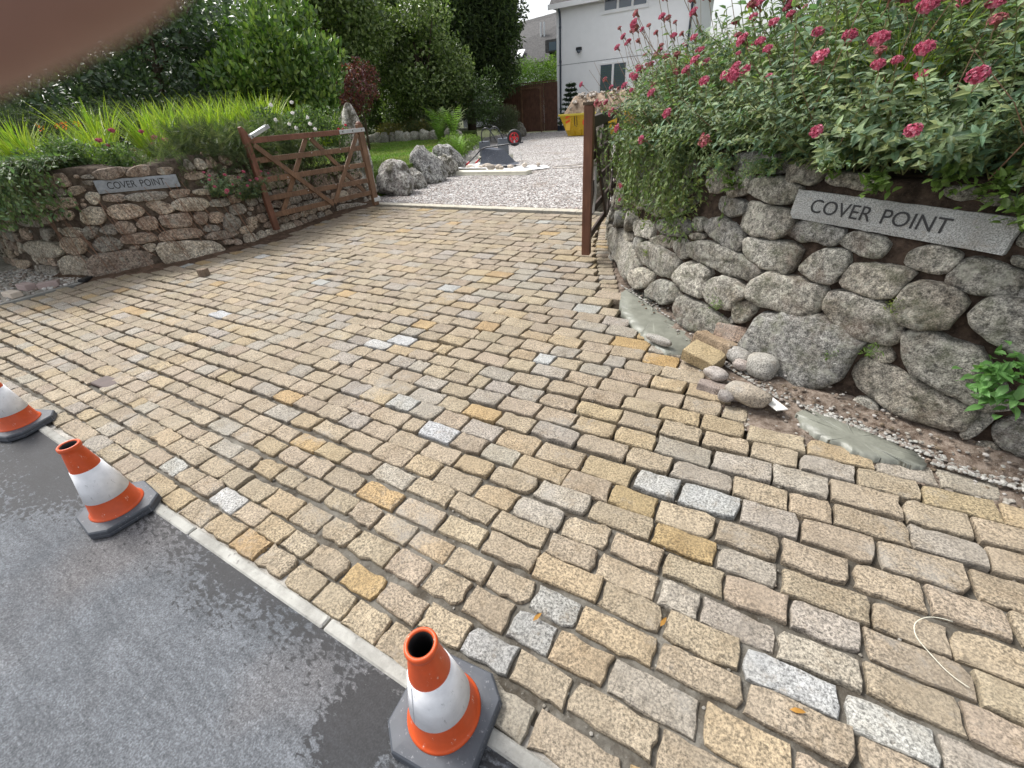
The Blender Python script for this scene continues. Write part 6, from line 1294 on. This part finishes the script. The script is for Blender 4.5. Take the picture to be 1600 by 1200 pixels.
bush('ground_cover', (-10.6, 14.6, .45), (.55, 1.3, .3), 16, (.2, .3), 160, diamond(.09, .018, .2, .2), [(.14, .22, .05), (.18, .27, .07)], 'light green ground cover on the lawn edge beside the wheelbarrow', 76, 'plant', up=.8)
bush('mossy_bank', (-17.0, 19.2, .65), (2.3, 1.0, .55), 18, (.35, .5), 120, diamond(.09, .02, .2, .2), [(.14, .13, .03), (.10, .11, .03), (.17, .14, .05)], 'mossy olive brown bank below the ivy at the back of the lawn', 75, 'plant')
rkw = empty('rock_bank', (-15.5, 17.5, .5), 'low bank of pale stones along the foot of the ivy hedge', 'rock bank')
for k in range(15):
    V, F = rock(k + 200, (random.uniform(.2, .35),) * 2 + (random.uniform(.2, .4),), 2, c=(-19.2 + .42 * k + random.uniform(-.1, .1), 18.3 + random.uniform(-.2, .2), .6)); MB().add(V, F, np.array([.33, .32, .27]) * random.uniform(.8, 1.2)).build('stone', 'boulder', rkw, smooth=True)
up_stone(-14.2, 25.6, .9, .6, .75, 210, (.16, .15, .13), 'grey stones ending the flower bed at the left of the fence door', name='bed_stone'); 
# small fir beside the house
root = empty('fir_tree', (-11.5, 27.2, 0), 'small dark fir standing behind the heaped skip against the white wall', 'tree'); mb = MB(); tk = MB(); tk.tube([(-11.5, 27.2, 0), (-11.5, 27.2, 2.5)], [.06, .01], 6)
for j in range(9):
    z = .5 + j * .225; L = .75 * (1 - j / 10.5)
    for i in range(8):
        a = i * PI / 4 + j * .4; d = np.array([math.cos(a), math.sin(a), 0]); P = [np.array([-11.5, 27.2, z]) + d * L * t + np.array([0, 0, .10 * t - .05 * t * t]) for t in (0, .5, 1)]; tk.tube(P, .01, 3, cap=False); n = 60; t = rng.random(n); pos = P[0] + (P[2] - P[0]) * t[:, None]; inst(mb, diamond(.16, .03, .2, .1), pos, frames(d + rng.normal(0, .55, (n, 3)) * np.array([1, 1, .7]), np.array([0, 0, 1]) + rng.normal(0, 1.2, (n, 3))), rng.uniform(.7, 1.2, n), pick([(.03, .055, .035), (.05, .08, .045)], n))
tag(mb.build('needles', 'leaf', root), kind='stuff'); tk.build('trunk', 'bark', root)

# grass blades and dead stems among the valerian
for k, (s_, off, sc, lb) in enumerate([(2.4, .9, .75, 'tuft of yellow green grass blades standing among the valerian near the house side'), (4.2, 1.3, .8, 'tuft of yellow green grass blades deep in the valerian'), (5.4, .5, .5, 'small tuft of grass blades above the big name slab')]):
    loc, rz = along(s_, off, 1.3); r_ = empty('grass_tuft', loc, lb, 'grass', None, k); r_.scale = (sc,) * 3; f = bpy.data.objects.new('blades', cro[k % 3]); C.objects.link(f); f.parent = r_; f['kind'] = 'stuff'
ds = MB()
for k in range(170):
    s_ = random.uniform(2.6, 7.2); p, n = WR.base(s_); o = random.uniform(.1, 1.0); b0 = np.array([p[0] + n[0] * o, p[1] + n[1] * o, 1.12]); d = np.array([random.gauss(0, .2) - n[0] * .25, random.gauss(0, .2) - n[1] * .25, random.uniform(.35, .75)]); ds.tube([b0, b0 + d * .6 + np.array([random.gauss(0, .03), 0, 0]), b0 + d], [.003, .002, .001], 4, np.array([.20, .14, .08]) * random.uniform(.5, 1.3), 0, False)
ds.build('dead_stems', 'dry_stem', label='dry brown stems standing inside the valerian on the right wall', cat='stems', kind='stuff')

# ------------------------------------------------------------------ the photographer's left hand: one fingertip reaches across the corner of the lens
def cw(v): return RW @ np.array(v, float) + np.array([0, 0, CAMH])
def skin_chain(name, chains, parent, mat='skin', lv=2):
    me = bpy.data.meshes.new(name); V = []; Ed = []; Rr = []
    idx = {}
    for ch in chains:
        prev = None
        for key, p, r in ch:
            if key is not None and key in idx: i = idx[key]
            else:
                i = len(V); V.append(cw(p)); Rr.append(r)
                if key is not None: idx[key] = i
            if prev is not None and prev != i: Ed.append((prev, i))
            prev = i
    me.from_pydata([tuple(v) for v in V], Ed, []); o = bpy.data.objects.new(name, me); C.objects.link(o); o.parent = parent
    md = o.modifiers.new('skin', 'SKIN'); md.use_smooth_shade = True; sv = me.skin_vertices[0].data if me.skin_vertices else None
    if sv is None:
        import bmesh
        bm = bmesh.new(); bm.from_mesh(me); bm.verts.layers.skin.verify(); bm.to_mesh(me); bm.free(); sv = me.skin_vertices[0].data
    for i, r in enumerate(Rr): sv[i].radius = (r, r); sv[i].use_root = (i == 0)
    sd_ = o.modifiers.new('sub', 'SUBSURF'); sd_.levels = lv; sd_.render_levels = lv
    me.materials.append(M[mat]); return o
hand = empty('person', tuple(cw((-.11, .01, -.02))), "person's hand, a blurred brown fingertip covering the top left corner of the view", 'person')
hand_inv = Matrix.Translation(-Vector(cw((-.11, .01, -.02))))
Dx = np.array([.905, -.425, .0]); A0 = np.array([-.0340, -.0337, .030])
ft = lambda s_, dz=0., dn=0.: tuple(A0 + Dx * s_ + np.array([0, 0, dz]) + np.array([-.479, -.879, 0]) * dn)
body = [[('w', (-.185, .075, -.05), .026), ('p', (-.150, .045, -.04), .026), ('k1', (-.112, .012, -.022), .0135), (None, (-.088, -.006, -.002), .0105), (None, ft(-.036, -.008), .0102), (None, ft(-.018, -.001), .0092), (None, ft(.0), .0088), (None, ft(.012), .0074)],
        [('p', 0, 0), ('k2', (-.120, .032, -.020), .0135), (None, (-.095, .030, .004), .0105), (None, (-.082, .040, .026), .0095), (None, (-.092, .055, .030), .0085), (None, (-.104, .062, .022), .007)],
        [('p', 0, 0), ('k3', (-.128, .052, -.020), .013), (None, (-.106, .054, .002), .010), (None, (-.094, .064, .022), .009), (None, (-.104, .078, .024), .008), (None, (-.115, .082, .016), .0066)],
        [('p', 0, 0), ('k4', (-.138, .070, -.022), .012), (None, (-.120, .076, -.006), .009), (None, (-.110, .086, .008), .008), (None, (-.118, .096, .010), .0068), (None, (-.126, .098, .004), .0058)],
        [('p', 0, 0), (None, (-.145, .015, -.055), .014), (None, (-.120, -.006, -.062), .011), (None, (-.098, -.014, -.060), .0098), (None, (-.086, -.016, -.056), .0078)],
        [('w', 0, 0), (None, (-.235, .125, -.075), .029), (None, (-.32, .21, -.12), .036)]]
ho = skin_chain('hand', body, hand); ho.matrix_parent_inverse = hand_inv
mb = MB(); n = np.array([-.479, -.879, 0]) * .6 + np.array([0, 0, .8]); n /= np.linalg.norm(n); cc = np.array(ft(.004)) + n * .0083; sdv = np.cross(Dx, n)
V = [cw(cc + Dx * .006 * math.cos(t) + sdv * .0050 * math.sin(t) - n * .0012 * abs(math.sin(t))) for t in np.arange(0, 2 * PI, PI / 8)] + [cw(cc + n * .0006)]; mb.add(V, [(i, (i + 1) % 16, 16) for i in range(16)]); no = mb.build('fingernail', 'nail', hand, smooth=True); pass
sv_ = MB(); P = [cw(p) for p in [(-.205, .095, -.06), (-.235, .125, -.075), (-.32, .21, -.12), (-.42, .30, -.2)]]; sv_.tube(P, [.034, .04, .052, .06], 16, cap=False); so = sv_.build('sleeve', 'frame_black', hand, smooth=True); pass
print('objects', len(bpy.data.objects), 'tris', sum(sum(len(p.vertices) - 2 for p in o.data.polygons) if False else len(o.data.polygons) for o in bpy.data.objects if o.type == 'MESH'))
